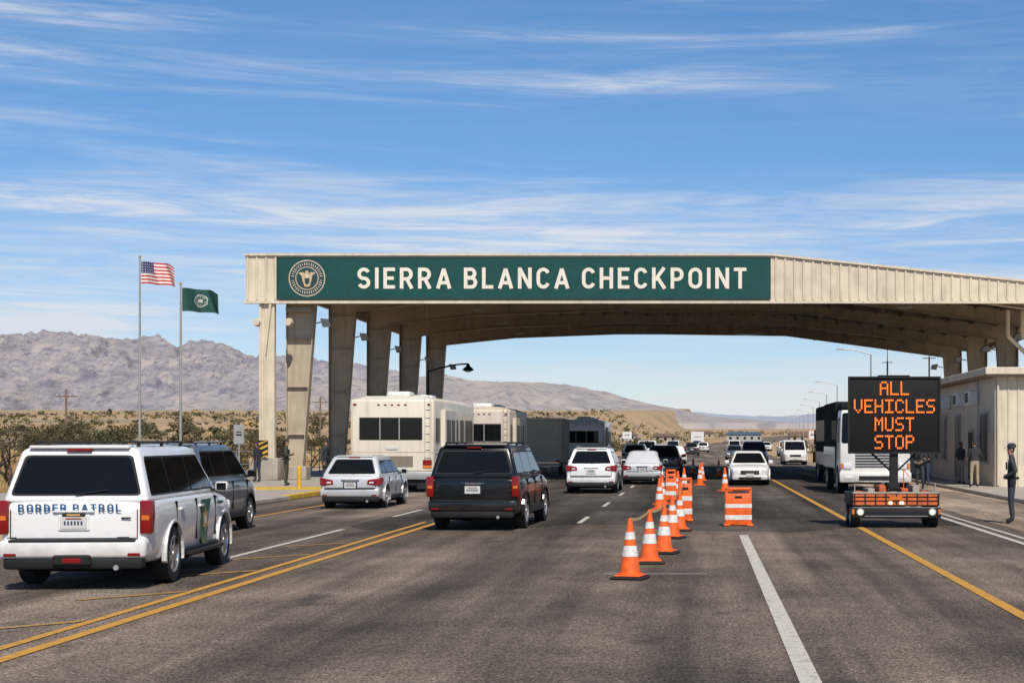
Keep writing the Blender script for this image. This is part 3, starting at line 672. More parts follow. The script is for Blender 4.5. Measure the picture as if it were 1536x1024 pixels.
s.cbox(-0.15,0.15,rr_-0.03,rr_,0.955,1.0,M_dark,0.015,1)
s.cbox(-0.09,0.09,rr_-0.036,rr_,0.962,0.992,M_gold,0.01,1)
s.cyl((0.3,0.9,1.88),(0.3,0.9,2.05),0.01,0.006,M_dark,6)
s.box(hw-0.02,hw+0.11,-0.85,1.0,0.34,0.38,M_dark)
s.build('patrol_livery',bp,fix=False,smooth=False)

car('silver_suv','xuv',-10.90,30.6,1.0,P_gray,H=1.86,belt=1.15,L=4.3,W=1.9)
car('black_suv','suv',-4.80,33.0,-2.2,P_black,H=1.84,W=2.04)
car('silver_sedan','hatch',-9.95,43.6,0,P_silver)
car('white_suv','xuv',-3.98,56.0,0,P_white,H=1.66,W=1.9)
car('silver_sedan','sedan',-2.55,67.5,0,P_silver)
car('dark_suv','xuv',-1.9,79,0,P_dark)
car('white_sedan','sedan',2.15,66,180,P_white)
car('dark_pickup_truck','pickup',4.0,112,180,P_dark)
car('white_van','van',7.6,122,180,P_white2)
car('white_van','van',-5.2,150,0,P_white2)
car('white_sedan','sedan',-2.0,125,0,P_white2)
car('white_suv','xuv',-4.7,110,0,P_white)
car('gray_sedan','sedan',3.4,150,180,P_gray)
car('white_pickup_truck','pickup',10.5,185,180,P_white2)
car('white_van','van',5.2,230,180,P_white2)
car('dark_suv','xuv',-1.0,190,0,P_dark)
car('white_suv','xuv',0.5,240,0,P_white2)
car('silver_sedan','sedan',-4.5,175,0,P_silver)
car('white_van','van',-3.8,215,0,P_white2)
car('dark_suv','xuv',9.0,150,180,P_dark)
car('gray_sedan','sedan',8.5,240,180,P_gray)
car('white_suv','xuv',12.0,275,180,P_white2)
car('white_van','van',-0.5,285,0,P_white2)

def motorhome(name,X,Y,W,L,H,paint,side2,louv=True):
    e=empty(name,(X,Y,0)); m=MB(); hw=W/2
    m.cbox(-hw,hw,0,L,0.75,H-0.12,paint,0.12,4)
    m.hull([(-hw+0.12,0.1,H-0.14),(hw-0.12,0.1,H-0.14),(-hw+0.12,L-0.2,H-0.14),(hw-0.12,L-0.2,H-0.14),(-hw+0.5,0.4,H+0.0),(hw-0.5,0.4,H),(-hw+0.5,L-0.6,H),(hw-0.5,L-0.6,H)],paint,0.03,1)
    m.cbox(-hw+0.05,hw-0.05,0.05,L-0.1,0.42,0.80,paint,0.05,2)
    m.hull([(x,y,z) for x in(-hw*0.78,hw*0.72) for y in(-0.02,0.02) for z in(H*0.54,H*0.775)],M_dark,0.02,1)
    for a,b in((-0.75,-0.30),(-0.27,0.16),(0.19,0.69)): m.ngon([(x,-0.026,z) for x,z in rpoly([(hw*a,H*0.555),(hw*b,H*0.555),(hw*b,H*0.76),(hw*a,H*0.76)],0.06)],M_glass)
    for a in(-0.285,0.175): m.box(hw*a-0.02,hw*a+0.02,-0.03,-0.021,H*0.545,H*0.77,M_galv)
    for k in range(5): m.cbox(-0.5+k*0.25-0.05,-0.5+k*0.25+0.05,-0.03,0.02,H-0.36,H-0.32,M_red,0.01,1)
    for s in(-1,1):
        m.cbox(s*(hw-0.25),s*(hw-0.12),-0.03,0.02,H-0.36,H-0.3,M_red,0.01,1)
        m.cbox(s*(hw-0.42),s*(hw-0.08),-0.04,0.02,1.02,1.22,M_red,0.02,1); m.cbox(s*(hw-0.42),s*(hw-0.08),-0.035,0.02,0.90,1.0,M_amber,0.02,1)
        m.box(s*(hw-0.10)-0.01,s*(hw-0.10)+0.01,-0.006,-0.001,0.9,H-0.3,side2)
    if louv:
        for k in range(6): m.box(-hw*0.55,hw*0.5,-0.035,-0.001,0.98+k*0.07,1.01+k*0.07,M_soffit)
        m.box(-hw*0.98,hw*0.98,-0.012,-0.003,1.50,1.53,side2)
        m.cbox(-0.22,0.22,-0.03,0.0,1.5+0.1,1.72,M_plate,0.01,1)
    m.cbox(-hw,hw,-0.22,0.15,0.48,0.78,M_galv,0.04,2); m.cbox(-hw*0.6,hw*0.6,-0.1,0.2,0.25,0.48,M_dark,0.03,1)
    for s in(-1,1): m.cbox(s*hw*0.6,s*hw*0.95,-0.1,-0.05,0.12,0.5,M_dark,0.01,1)
    for s in(-1,1):
        xs_=s*hw
        def sb(y0,y1,z0,z1,mm,o0=0.0,o1=0.02): m.cbox(xs_-s*0.05,xs_+s*o1,y0,y1,z0,z1,mm,0.008,1)
        sb(0.3,L-0.4,1.45,1.49,side2,0,0.012); sb(0.3,L-0.4,0.95,1.25,side2,0,0.008)
        sb(L*0.16,L*0.42,0.9,H-0.5,paint,0,0.16)
        for a,bb in((0.04,0.12),(0.46,0.56),(0.62,0.70),(0.76,0.94)): sb(L*a,L*bb,H*0.52,H*0.77,M_win,0,0.02)
        for a,bb in((0.20,0.28),(0.31,0.38)): m.cbox(xs_,xs_+s*0.18,L*a,L*bb,H*0.52,H*0.76,M_win,0.008,1)
        for a in range(6): sb(L*0.1+a*L*0.13,L*0.1+a*L*0.13+0.02,0.5,1.3,M_dark,0,0.012)
        for yy in(L*0.26,L*0.26+(1.05 if L>9 else 0),L*0.84):
            m.cyl((s*(hw-0.35),yy,0.48),(s*(hw+0.004),yy,0.48),0.58,0.58,M_well,24); wheel(m,s*(hw+0.02),yy,0.46,s)
    m.cbox(-0.45,0.45,1.2,2.2,H-0.02,H+0.20,M_refl,0.08,2); m.cbox(-0.45,0.45,L*0.6,L*0.6+1,H-0.02,H+0.20,M_refl,0.08,2); m.cbox(0.5,0.8,3,3.4,H-0.02,H+0.12,M_refl,0.04,1)
    for q in(0.80,0.93): m.cyl((hw*q,-0.1,1.3),(hw*q,-0.1,H),0.014,0.014,paint,6)
    for k in range(7): m.cyl((hw*0.80,-0.1,1.4+k*0.3),(hw*0.93,-0.1,1.4+k*0.3),0.012,0.012,paint,6)
    m.build('motorhome_body',e)
    return e
motorhome('motorhome',-11.55,57.5,3.15,10.2,3.62,P_cream,P_beige)
motorhome('motorhome',-10.25,71,2.9,7,3.5,P_beige,P_brown,False)
e=empty('cargo_trailer',(-9.0,86,0)); m=MB(); m.cbox(-1.25,1.25,0,5,0.7,3.2,P_beige,0.03,1)
for k in range(18): m.box(-1.2,1.2,-0.03,-0.001,0.8+k*0.13,0.85+k*0.13,P_brown)
for s in(-1,1):
    for k in range(16): m.box(s*1.251,s*1.28,0.1+k*0.3,0.2+k*0.3,0.75,3.15,P_brown)
    for yy in(1.6,2.6): wheel(m,s*1.2,yy,0.42,s)
    m.cbox(s*0.9,s*1.15,-0.05,0,0.72,0.82,M_red,0.01,1)
m.cbox(-1.2,1.2,-0.1,0.1,0.5,0.68,M_galv,0.02,1); m.build('trailer_body',e)
motorhome('travel_bus',-7.6,99,2.9,7.5,3.3,P_white,P_beige,False)

e=empty('white_box_truck',(6.35,55.6,0)); m=MB(); hw=1.28
m.cbox(-hw,hw,1.9,7,0.9,3.40,P_flat,0.04,2)
for s in(-1,1):
    m.box(s*1.281,s*1.30,1.95,6.95,0.9,1.7,P_white2)
m.hull([(-hw,0.0,0.55),(hw,0,0.55),(-hw,1.8,0.55),(hw,1.8,0.55),(-hw,0.0,1.75),(hw,0,1.75),(-hw+0.08,0.30,3.05),(hw-0.08,0.30,3.05),(-hw+0.08,1.8,3.1),(hw-0.08,1.8,3.1)],P_white2,0.08,3)
m.cbox(-hw+0.08,hw-0.08,0.45,1.8,3.08,3.3,P_flat,0.06,2)
def wf(x,z,o): return (x,(z-1.75)/1.3*0.30-o,z)
m.ngon([wf(x,z,0.012) for x,z in rpoly([(-hw+0.06,1.84),(hw-0.06,1.84),(hw-0.12,2.95),(-hw+0.12,2.95)],0.1)],M_glass)
for k in range(6): m.box(-0.72,0.72,-0.03,-0.001,0.98+k*0.10,1.02+k*0.10,M_dark)
m.box(-0.5,0.5,-0.02,-0.001,1.62,1.68,M_dark)
m.cbox(-hw-0.02,hw+0.02,-0.16,0.1,0.42,0.80,P_white2,0.05,2); m.box(-0.6,0.6,-0.17,-0.161,0.5,0.66,M_dark)
for s in(-1,1):
    m.cbox(s*0.85,s*1.15,-0.06,0.02,0.92,1.12,M_head,0.03,2); m.cbox(s*0.86,s*1.1,-0.18,-0.1,0.55,0.66,M_head,0.02,1)
    m.cbox(s*1.16,s*1.25,-0.05,0.02,0.92,1.12,M_amber,0.02,1)
    m.cyl((s*(hw),0.2,2.7),(s*(hw+0.25),-0.05,2.6),0.02,0.02,M_dark,6); m.cbox(s*(hw+0.12),s*(hw+0.32),-0.1,0.0,1.95,2.65,M_dark,0.03,1)
    m.cyl((s*(hw-0.35),0.95,0.48),(s*(hw+0.004),0.95,0.48),0.56,0.56,M_well,24); wheel(m,s*(hw+0.02),0.95,0.47,s)
    wheel(m,s*(hw),5.6,0.47,s)
    m.hull([(s*(hw+0.004),0.45,1.85),(s*(hw+0.004),1.4,1.85),(s*(hw-0.05),1.4,2.8),(s*(hw-0.05),0.65,2.8),(s*(hw-0.1),1,2.2)],M_win)
for k in(-2,-1,0,1,2): m.cbox(k*0.4-0.06,k*0.4+0.06,0.42,0.47,3.2,3.26,M_amber,0.01,1)
m.build('truck_body',e)
e=empty('dark_coach_bus',(7.1,68,0)); m=MB(); m.cbox(-1.3,1.3,0,9,0.5,3.6,P_flat,0.15,3)
m.ngon([(x,-0.012,z) for x,z in rpoly([(-1.1,1.5),(1.1,1.5),(1.05,3.2),(-1.05,3.2)],0.12)],M_glass)
for s in(-1,1):
    m.cbox(s*0.8,s*1.15,-0.05,0.02,0.8,1.0,M_head,0.03,1); wheel(m,s*1.31,2.2,0.48,s); wheel(m,s*1.31,7.2,0.48,s)
    m.box(s*1.301,s*1.31,0.5,8.6,1.9,2.9,M_win); m.box(s*1.301,s*1.308,0.3,8.8,0.8,1.4,P_white2)
m.cbox(-1.3,1.3,-0.1,0.1,0.35,0.65,P_flat,0.04,1); m.build('bus_body',e)

# ------------------------------------------------------------ message board trailer
FONT={'A':"01110 10001 10001 11111 10001 10001 10001",'L':"10000 10000 10000 10000 10000 10000 11111",'V':"10001 10001 10001 10001 10001 01010 00100",'E':"11111 10000 10000 11110 10000 10000 11111",'H':"10001 10001 10001 11111 10001 10001 10001",'I':"11111 00100 00100 00100 00100 00100 11111",'C':"01110 10001 10000 10000 10000 10001 01110",'S':"01111 10000 10000 01110 00001 00001 11110",'M':"10001 11011 10101 10101 10001 10001 10001",'U':"10001 10001 10001 10001 10001 10001 01110",'T':"11111 00100 00100 00100 00100 00100 00100",'O':"01110 10001 10001 10001 10001 10001 01110",'P':"11110 10001 10001 11110 10000 10000 10000"}
M_led=mat('amber_led',(0.7,0.15,0.02),0.4,emit=(1.0,0.17,0.02),es=0.95); M_off=mat('led_off',(0.022,0.020,0.018),0.5)
M_face=mat('board_face',(0.008,0.008,0.009),0.6,spec=0.2)
M_lampon=mat('warm_lamp',(0.9,0.8,0.5),0.3,emit=(1.0,0.78,0.4),es=1.5)
e=empty('variable_message_sign',(4.36,34.4,0)); m=MB()
m.cbox(-1.03,1.03,-0.0,0.16,1.66,3.37,M_face,0.02,2)
for a,b_,c_,d_ in((-1.04,1.04,1.65,1.69),(-1.04,1.04,3.34,3.38),(-1.04,-1.0,1.69,3.34),(1.0,1.04,1.69,3.34)): m.box(a,b_,-0.03,-0.001,c_,d_,M_dark)
cell=0.0387; rowh=0.0445
for li,w in enumerate(['ALL','VEHICLES','MUST','STOP']):
    n=len(w)*6-1; x0=-n*cell/2; zt=3.27-li*0.402
    for ci,ch in enumerate(w):
        for ri,row in enumerate(FONT[ch].split()):
            for k,bit in enumerate(row):
                x=x0+(ci*6+k)*cell; zz=zt-ri*rowh
                if bit=='1':
                    m.hull([(x+a,y,zz+b2) for y in(-0.016,0.0) for a,b2 in((0.002,-0.013),(0.012,-0.001),(0.027,-0.001),(0.037,-0.013),(0.037,-0.031),(0.027,-0.042),(0.012,-0.042),(0.002,-0.031))],M_led)
for ri in range(36):
    for k in range(50):
        x=-0.97+k*0.0387; zz=3.30-ri*0.0446
        m.add([(x+0.012,-0.003,zz-0.012),(x+0.024,-0.003,zz-0.012),(x+0.024,-0.003,zz-0.026),(x+0.012,-0.003,zz-0.026)],[(0,1,2,3)],M_off)
m.cbox(-0.09,0.09,0.03,0.21,0.55,1.66,M_dark,0.01,1); m.cbox(-0.13,0.13,0.0,0.24,0.85,1.0,M_dark,0.01,1)
m.cyl((-0.5,0.1,1.66),(-0.06,0.1,1.25),0.025,0.025,M_dark,6); m.cyl((0.5,0.1,1.66),(0.06,0.1,1.25),0.025,0.025,M_dark,6)
m.cbox(-0.35,0.35,0.0,0.3,3.38,3.41,M_dark,0.01,1)
m.cbox(-0.98,0.98,-0.24,1.5,0.48,0.78,M_dark,0.03,2)
for k,(za,zb_) in enumerate(((0.50,0.575),(0.60,0.665),(0.69,0.745))): m.cbox(-0.95,0.95,-0.27,-0.20,za,zb_,M_orange2,0.012,1)
for k in range(9): m.box(-0.93+k*0.232,-0.90+k*0.232,-0.276,-0.2705,0.49,0.76,M_dark)
for k in range(7): m.cbox(-0.85+k*0.25,-0.70+k*0.25,-0.1,1.0,0.78,0.80+0.07*((k*7)%3),M_conc if k%2 else M_orange2,0.01,1)
m.cbox(-0.96,0.96,-0.27,-0.2,0.755,0.80,M_conc,0.01,1)
m.box(-0.14,0.14,-0.28,-0.2765,0.62,0.70,M_amber)
m.cbox(-1.0,1.0,-0.34,-0.2,0.22,0.47,M_dark,0.03,2); m.box(-0.95,0.95,-0.345,-0.341,0.455,0.468,M_galv); m.box(-0.7,0.7,-0.345,-0.341,0.26,0.275,M_galv)
for s in(-1,1):
    m.cyl((s*0.80,-0.36,0.36),(s*0.80,-0.33,0.36),0.085,0.09,M_galv,16); m.cyl((s*0.80,-0.368,0.36),(s*0.80,-0.358,0.36),0.055,0.055,M_lampon,16)
    m.cbox(s*0.93,s*0.99,-0.37,-0.3,0.30,0.42,M_amber,0.01,1)
    wheel(m,s*0.98,0.15,0.26,s,0.2); wheel(m,s*0.98,1.0,0.26,s,0.2)
    m.cyl((s*0.9,-0.1,0.74),(s*0.9,-0.1,0.98),0.015,0.015,M_galv,6)
m.cbox(-0.16,-0.08,-0.29,-0.27,0.52,0.59,M_lampon,0.01,1); m.cbox(0.08,0.18,-0.29,-0.27,0.52,0.59,M_lampon,0.01,1)
m.cyl((0.20,-0.05,0.9),(0.20,-0.05,1.3),0.012,0.012,M_orange,6); m.cyl((0.20,-0.05,1.3),(0.34,-0.05,1.12),0.01,0.01,M_orange,6)
m.build('message_board',e)
def barricade(X,Y,w=0.61,H=0.88,name='striped_barricade'):
    m=MB(); hwd=w/2
    m.cbox(-hwd,hwd,-0.09,0.09,0.02,H-0.14,M_orange,0.03,2)
    for k,(a,b_) in enumerate(((0.13,0.27),(0.40,0.52))): m.cbox(-hwd-0.003,hwd+0.003,-0.094,0.094,a*H/0.88,b_*H/0.88,M_refl,0.02,1)
    for s in(-1,1): m.cbox(s*(hwd-0.07),s*hwd,-0.06,0.06,H-0.18,H,M_orange,0.02,1)
    m.cbox(-hwd,hwd,-0.06,0.06,H-0.07,H,M_orange,0.025,2)
    m.cbox(-hwd-0.03,-hwd+0.12,-0.22,0.22,0,0.06,M_orange,0.02,1); m.cbox(hwd-0.12,hwd+0.03,-0.22,0.22,0,0.06,M_orange,0.02,1)
    m.cbox(-0.08,0.08,-0.098,-0.09,H*0.72,H*0.78,M_dark,0.002,1)
    m.build(name,loc=(X,Y,0))
barricade(0.87,34.9)
def cone(X,Y,H=0.86,rz=0,base=None):
    m=MB(); b=0.24
    m.cbox(-b,b,-b,b,0.0,0.04,base or M_dark,0.02,1)
    m.cbox(-b*0.8,b*0.8,-b*0.8,b*0.8,0.04,0.065,M_orange,0.02,1)
    def R_(z): return 0.165-(0.165-0.032)*(z/H)
    zs=[0.06,0.32,0.47,0.56,0.66,H]
    for k,(a,b_) in enumerate(zip(zs,zs[1:])):
        mm=M_refl if k in(1,3) else M_orange; d=0.003 if k in(1,3) else 0
        m.lathe((0,0,0),[(R_(a)+d,a),(R_(b_)+d,b_)],mm,'z',20)
    m.lathe((0,0,0),[(R_(H),H),(R_(H)*0.7,H+0.012),(0.001,H+0.012)],M_orange,'z',20)
    m.lathe((0,0,0),[(0.175,0.06),(0.175,0.08),(0.16,0.09)],M_orange,'z',20)
    return m.build('traffic_cone',loc=(X,Y,0),rz=rz)
cp=[(-0.985,21.6),(-0.80,24.3),(-0.62,26.4),(-0.55,30.5),(-0.44,33.0)]
for k,(x_,y_) in enumerate(cp): cone(x_,y_,0.84,random.uniform(-0.3,0.3))
for x_,y_ in((-1.12,42.5),(-1.15,46.5),(-0.75,52),(-0.6,58),(0.0,66),(0.95,58.5),(0.1,74),(1.0,82),(-0.4,90)): cone(x_,y_,0.9,random.uniform(-0.5,0.5),M_orange)
barricade(-0.36,37.0,0.34,1.05,'channelizer_barricade'); barricade(-0.95,50,0.34,1.0,'channelizer_barricade')
m=MB(); M_tape=mat('barrier_tape',(0.6,0.42,0.2),0.6)
def tape(tp):
  for a,b_ in zip(tp,tp[1:]):
    N=8; prev=None
    for k in range(N+1):
        t=k/N; q=Vector(a).lerp(Vector(b_),t); q.z-=0.05*4*t*(1-t)
        if prev: m.add([prev+Vector((0,0,0.022)),q+Vector((0,0,0.022)),q-Vector((0,0,0.022)),prev-Vector((0,0,0.022))],[(0,1,2,3)],M_tape)
        prev=q
tape([(-0.985,21.6,0.84),(-0.80,24.3,0.84),(-0.62,26.4,0.84)]); tape([(-0.55,30.5,0.84),(-0.44,33,0.84),(-0.36,37,1.0)])
m.build('barrier_tape',fix=False)

# ------------------------------------------------------------ street lamps
def lamp(X,Y,H,arm,name='street_lamp',old=False):
    m=MB(); mm=M_galv if not old else M_dark
    m.cyl((0,0,0),(0,0,H-0.4),0.10,0.06,mm,10); m.cyl((0,0,0),(0,0,0.3),0.18,0.16,M_conc,10)
    prev=Vector((0,0,H-0.4))
    for k in range(1,7):
        t=k/6; q=Vector((arm*t,0,H-0.4+0.4*math.sin(t*math.pi/2))); m.cyl(prev,q,0.045,0.04,mm,8); prev=q
    s=1 if arm>0 else -1
    if old:
        m.lathe((arm,0,H-0.35),[(0.30,0.0),(0.26,0.10),(0.12,0.22),(0.05,0.38)],mm,'z',14); m.lathe((arm,0,H-0.36),[(0.001,-0.08),(0.15,-0.05),(0.2,0.0)],M_head,'z',14)
    else: m.hull([(arm-0.1*s,-0.12,H-0.06),(arm+0.6*s,-0.15,H-0.06),(arm-0.1*s,0.12,H-0.06),(arm+0.6*s,0.15,H-0.06),(arm,0,H+0.08),(arm+0.4*s,0,H+0.08)],mm,0.02,1)
    m.build(name,loc=(X,Y,h(X,Y)-0.02))
lamp(-14.2,80,5.95,2.1,'street_lamp',True)
for Y in(122,190,230,270,315,365,430,510,610,740,900):
    X=7.5+0.05*Y; lamp(X,Y,9.2,-2.2)
for Y in(450,600): lamp(-14+0.02*Y,Y,9.0,2.2)
m=MB(); m.cyl((0,0,0),(0,0,2.6),0.05,0.05,M_dark,8); m.cbox(-0.16,0.16,-0.1,0.1,1.7,2.6,M_dark,0.03,1)
for k in range(3): m.cyl((0,-0.14,1.85+k*0.28),(0,-0.1,1.85+k*0.28),0.1,0.1,M_redlit if k==2 else M_amber,12)
m.cbox(-0.25,0.25,-0.03,0.03,0.5,1.2,M_orange,0.01,1); m.build('traffic_signal',loc=(7.6,100,0))

# ------------------------------------------------------------ flags
def flag(name,X,Y,H,kind,w=1.7,hh=1.1):
    e=empty(name,(X,Y,0)); m=MB(); m.cyl((0,0,0),(0,0,H),0.08,0.04,M_galv,12); m.lathe((0,0,H),[(0.001,-0.0),(0.07,0.03),(0.07,0.1),(0.001,0.14)],M_gold,'z',10); m.cyl((0,0,0),(0,0,0.2),0.25,0.2,M_conc,12); m.cyl((0.06,0,1.0),(0.06,0,H-0.1),0.006,0.006,M_refl,4); m.build('flagpole',e)
    g=MB(); NX,NZ=40,26 
    R_=mat('flag_red',(0.45,0.03,0.035),0.8);Wt=mat('flag_white',(0.7,0.68,0.64),0.8);Bl=mat('flag_blue',(0.03,0.045,0.14),0.8);Gr=mat('flag_green',(0.01,0.06,0.055),0.8);Gd=mat('flag_seal',(0.4,0.42,0.38),0.8)
    def P(i,j):
        u=i/NX; v=j/NZ
        return (0.07+u*w*0.97, 0.20*math.sin(u*9+v*1.8)*u**0.5+0.07*math.sin(u*17+v*4)*u, H-0.15-(1-v)*hh*(1-0.08*u)-0.30*u*u+0.09*math.sin(u*8+1+v)*u)
    vs=[P(i,j) for j in range(NZ+1) for i in range(NX+1)]
    fc={}
    for j in range(NZ):
        for i in range(NX):
            u=(i+.5)/NX; v=(j+.5)/NZ
            if kind=='us':
                if u<0.4 and v>6/13.0: mm=Wt if (i%3==1 and j%3==1) else Bl
                else: mm=R_ if int(v*13)%2==0 else Wt
            else:
                d=math.hypot((u-0.52)*w,(v-0.5)*hh)
                mm=Gd if (0.26<d<0.31 or (d<0.11)) else (Gd if (abs(d-0.2)<0.025 and (i+j)%2) else Gr)
            fc.setdefault(mm,[]).append((j*(NX+1)+i,j*(NX+1)+i+1,(j+1)*(NX+1)+i+1,(j+1)*(NX+1)+i))
    g.v+=vs
    for mm,f in fc.items():
        k=g.idx(mm)
        for q in f: g.f.append(q); g.mi.append(k)
    g.build('flag_cloth',e,fix=False,ang=180)
flag('american_flag',-27.4,75,10.85,'us'); flag('border_patrol_flag',-25.4,75,9.55,'bp',1.85,1.15)

# ------------------------------------------------------------ left side furniture
def fence(name,pts,H=1.1,z0=0.14):
    m=MB()
    for a,b_ in zip(pts,pts[1:]):
        a=Vector((*a,z0));b_=Vector((*b_,z0)); l=(b_-a).length; n=max(1,int(l/1.6))
        for k in range(n+1):
            q=a.lerp(b_,k/n); m.cyl(q,q+Vector((0,0,H)),0.03,0.03,M_galv,6)
        for zz in(0.35,0.7,H): m.cyl(a+Vector((0,0,zz)),b_+Vector((0,0,zz)),0.022,0.022,M_galv,6)
    m.build(name)
fence('pedestrian_railing',[(-22.5,52),(-20.2,62),(-19.9,66)]); fence('pedestrian_railing',[(-15.0,72),(-14.6,100)]); fence('pedestrian_railing',[(-24,60),(-20.8,72),(-20.6,110)],1.3)
m=MB(); m.cbox(-0.24,0.24,-0.02,0.02,0,0.75,M_dark,0.005,1)
for k in range(-1,4): 
    pts=[(-0.23,k*0.25),(0.23,k*0.25+0.22),(0.23,k*0.25+0.33),(-0.23,k*0.25+0.11)]
    pts=[(x,min(0.74,max(0.01,z))) for x,z in pts]
    if abs(pts[0][1]-pts[3][1])+abs(pts[1][1]-pts[2][1])>0.02: m.ngon([(x,-0.024,z) for x,z in pts],M_yel)
m.build('hazard_marker_sign',loc=(-19.65,68.9,1.2),fix=False)
m=MB(); m.cbox(-0.35,0.35,-0.3,0.3,0,1.1,M_conc,0.04,2); m.cbox(-0.25,0.25,-0.32,-0.29,0.5,0.9,M_refl,0.01,1); m.build('utility_cabinet',loc=(-18.9,60.5,0.14))
for X,Y in((-18.2,57.0),(-14.9,57.0)):
    m=MB(); m.cyl((0,0,0),(0,0,0.8),0.08,0.08,M_yel,12); m.lathe((0,0,0.8),[(0.08,0),(0.06,0.05),(0.001,0.06)],M_yel,'z',12); m.build('yellow_bollard',loc=(X,Y,0.14))
def tsign(X,Y,w,hh,zc,face,name='traffic_sign'):
    m=MB(); m.cyl((0,0.03,0),(0,0.03,zc+hh/2),0.035,0.03,M_galv,8); m.cbox(-w/2,w/2,-0.01,0.01,zc-hh/2,zc+hh/2,face,0.008,1); m.cbox(-w/2+0.04,w/2-0.04,-0.014,-0.008,zc-hh/2+0.04,zc+hh/2-0.04,M_refl if face!=M_galv else M_galv,0.002,1)
    m.box(-w*0.3,w*0.3,-0.017,-0.014,zc-0.05,zc+0.02,M_dark); m.box(-w*0.25,w*0.25,-0.017,-0.014,zc+0.08,zc+0.13,M_dark); m.build(name,loc=(X,Y,h(X,Y)))
tsign(-20.0,66.5,0.45,0.85,2.2,M_galv); tsign(9.6,130,0.8,0.8,2.4,M_orange); tsign(-9.5,200,1.2,0.9,2.6,M_refl)
tsign(-0.5,300,2.5,2.0,2.6,M_refl)
for X,Y in((-62,150),(-52,210),(-84,130)):
    m=MB(); m.cyl((0,0,0),(0,0,7),0.14,0.1,P_roof,8); m.box(-1,1,-0.05,0.05,6.2,6.35,P_roof); [m.cyl((q,0,6.35),(q,0,6.5),0.04,0.04,M_refl,6) for q in(-0.9,-0.4,0.4,0.9)]
    m.build('utility_pole',loc=(X,Y,h(X,Y)-0.6))
for i,(X,Y,w,d,hh,cm,rm) in enumerate([(16,560,13,10,2.6,P_town2,mat('blue_roof',(0.06,0.12,0.19),0.5)),(-12,520,8,8,2.2,P_town,P_roof),(40,600,10,9,2.6,P_town,P_roof),(64,660,12,10,2.8,P_town2,P_town),(-42,620,8,8,2.4,P_town,P_roof),(-26,560,6,6,2.2,P_town2,P_roof),(34,520,7,7,2.3,P_town,P_roof),(90,600,12,10,2.8,P_town,P_roof),(2,700,9,8,2.4,P_town,P_roof)]):
    m=MB(); m.box(-w/2,w/2,0,d,0,hh,cm); m.prism([(-w/2-0.5,hh),(w/2+0.5,hh),(w/2-1,hh+1.0),(-w/2+1,hh+1.0)],-0.4,d+0.4,rm)
    k=-w/2+1.2
    while k<w/2-1: m.box(k,k+0.9,-0.05,-0.002,0.9,1.8,M_glass); k+=2.6
    m.build('distant_building',loc=(X,Y,h(X,Y)-0.1),fix=True)

# ------------------------------------------------------------ vegetation
random.seed(21)
M_leafA=mat('scrub_leaf_olive',(0.115,0.098,0.05),0.9,var=0.5,scale=0.8,spec=0.1); M_leafB=mat('scrub_leaf_dark',(0.055,0.052,0.03),0.9,var=0.4,scale=0.8,spec=0.1); M_leafC=mat('dry_grass_straw',(0.38,0.26,0.12),0.9,var=0.3,scale=0.8,spec=0.1); M_bark=mat('bark',(0.09,0.065,0.045),0.9,var=0.3)
def clump(mb,c,r,hh,n,mats):
    nl=random.randint(3,5); lobes=[(random.uniform(-.5,.5)*r,random.uniform(-.5,.5)*r,random.uniform(.35,.75)*hh,random.uniform(.4,.65)) for _ in range(nl)]
    for i in range(n):
        lx,ly,lz,ls=random.choice(lobes)
        d=Vector((random.gauss(0,1),random.gauss(0,1),random.gauss(0,1))).normalized()*(random.random()**0.4)*ls
        q=Vector((c[0]+lx+d.x*r,c[1]+ly+d.y*r,c[2]+max(0.02,lz+d.z*hh*0.6)))
        s=r*random.uniform(0.06,0.17)*(1.0 if n>100 else (1.5 if n>45 else 2.4))
        u=Vector((random.gauss(0,1),random.gauss(0,1),random.gauss(0,1))).normalized(); w=u.orthogonal().normalized()
        mb.add([q+u*s,q+w*s*0.6,q-u*s*0.7,q-w*s*0.5],[(0,1,2,3)],mats[0] if random.random()<0.6 else mats[1])
sc=MB()
def blocked(x,y):
    if -24.8<x<30 and y<118: return True
    c=cl(y)
    if y>=118 and c-14<x<c+13: return True
    if y<75 and x>-24: return True
    return False
for i in range(3300):
    y=50+ (random.random()**1.15)*1150
    x=random.uniform(-0.47*y-12,0.24*y+10)
    if blocked(x,y): continue
    pn=noise.noise(Vector((x*0.018,y*0.011,4)))
    if y<170 and x<0 and random.random()<0.62: continue
    if pn<-0.12 and random.random()<0.75: continue
    big=random.random()
    r_=random.uniform(0.45,0.95)*(1.0 if big<0.86 else 1.7)*(1+y/700); hh=r_*random.uniform(0.7,1.1)
    if y<170: r_*=0.75; hh*=0.7
    n=130 if y<110 else (60 if y<200 else (26 if y<420 else 14))
    mats_=(M_leafA,M_leafB) if random.random()<0.7 else (M_leafC,M_leafA)
    clump(sc,(x,y,h(x,y)-0.05),r_,hh,n,mats_)
for i in range(560):
    y=random.uniform(135,420); x=random.uniform(-0.46*y-5,0.22*y+8)
    if blocked(x,y): continue
    if noise.noise(Vector((x*0.02,y*0.01,14)))<-0.05: continue
    r_=random.uniform(1.1,2.3)*(0.8+y/900); hh=r_*random.uniform(0.75,1.2)
    clump(sc,(x,y,h(x,y)-0.1),r_,hh,110,(M_leafA,M_leafB) if random.random()<0.5 else (M_leafB,M_leafA))
sc.build('desert_scrub',fix=False,smooth=False)
gr=MB()
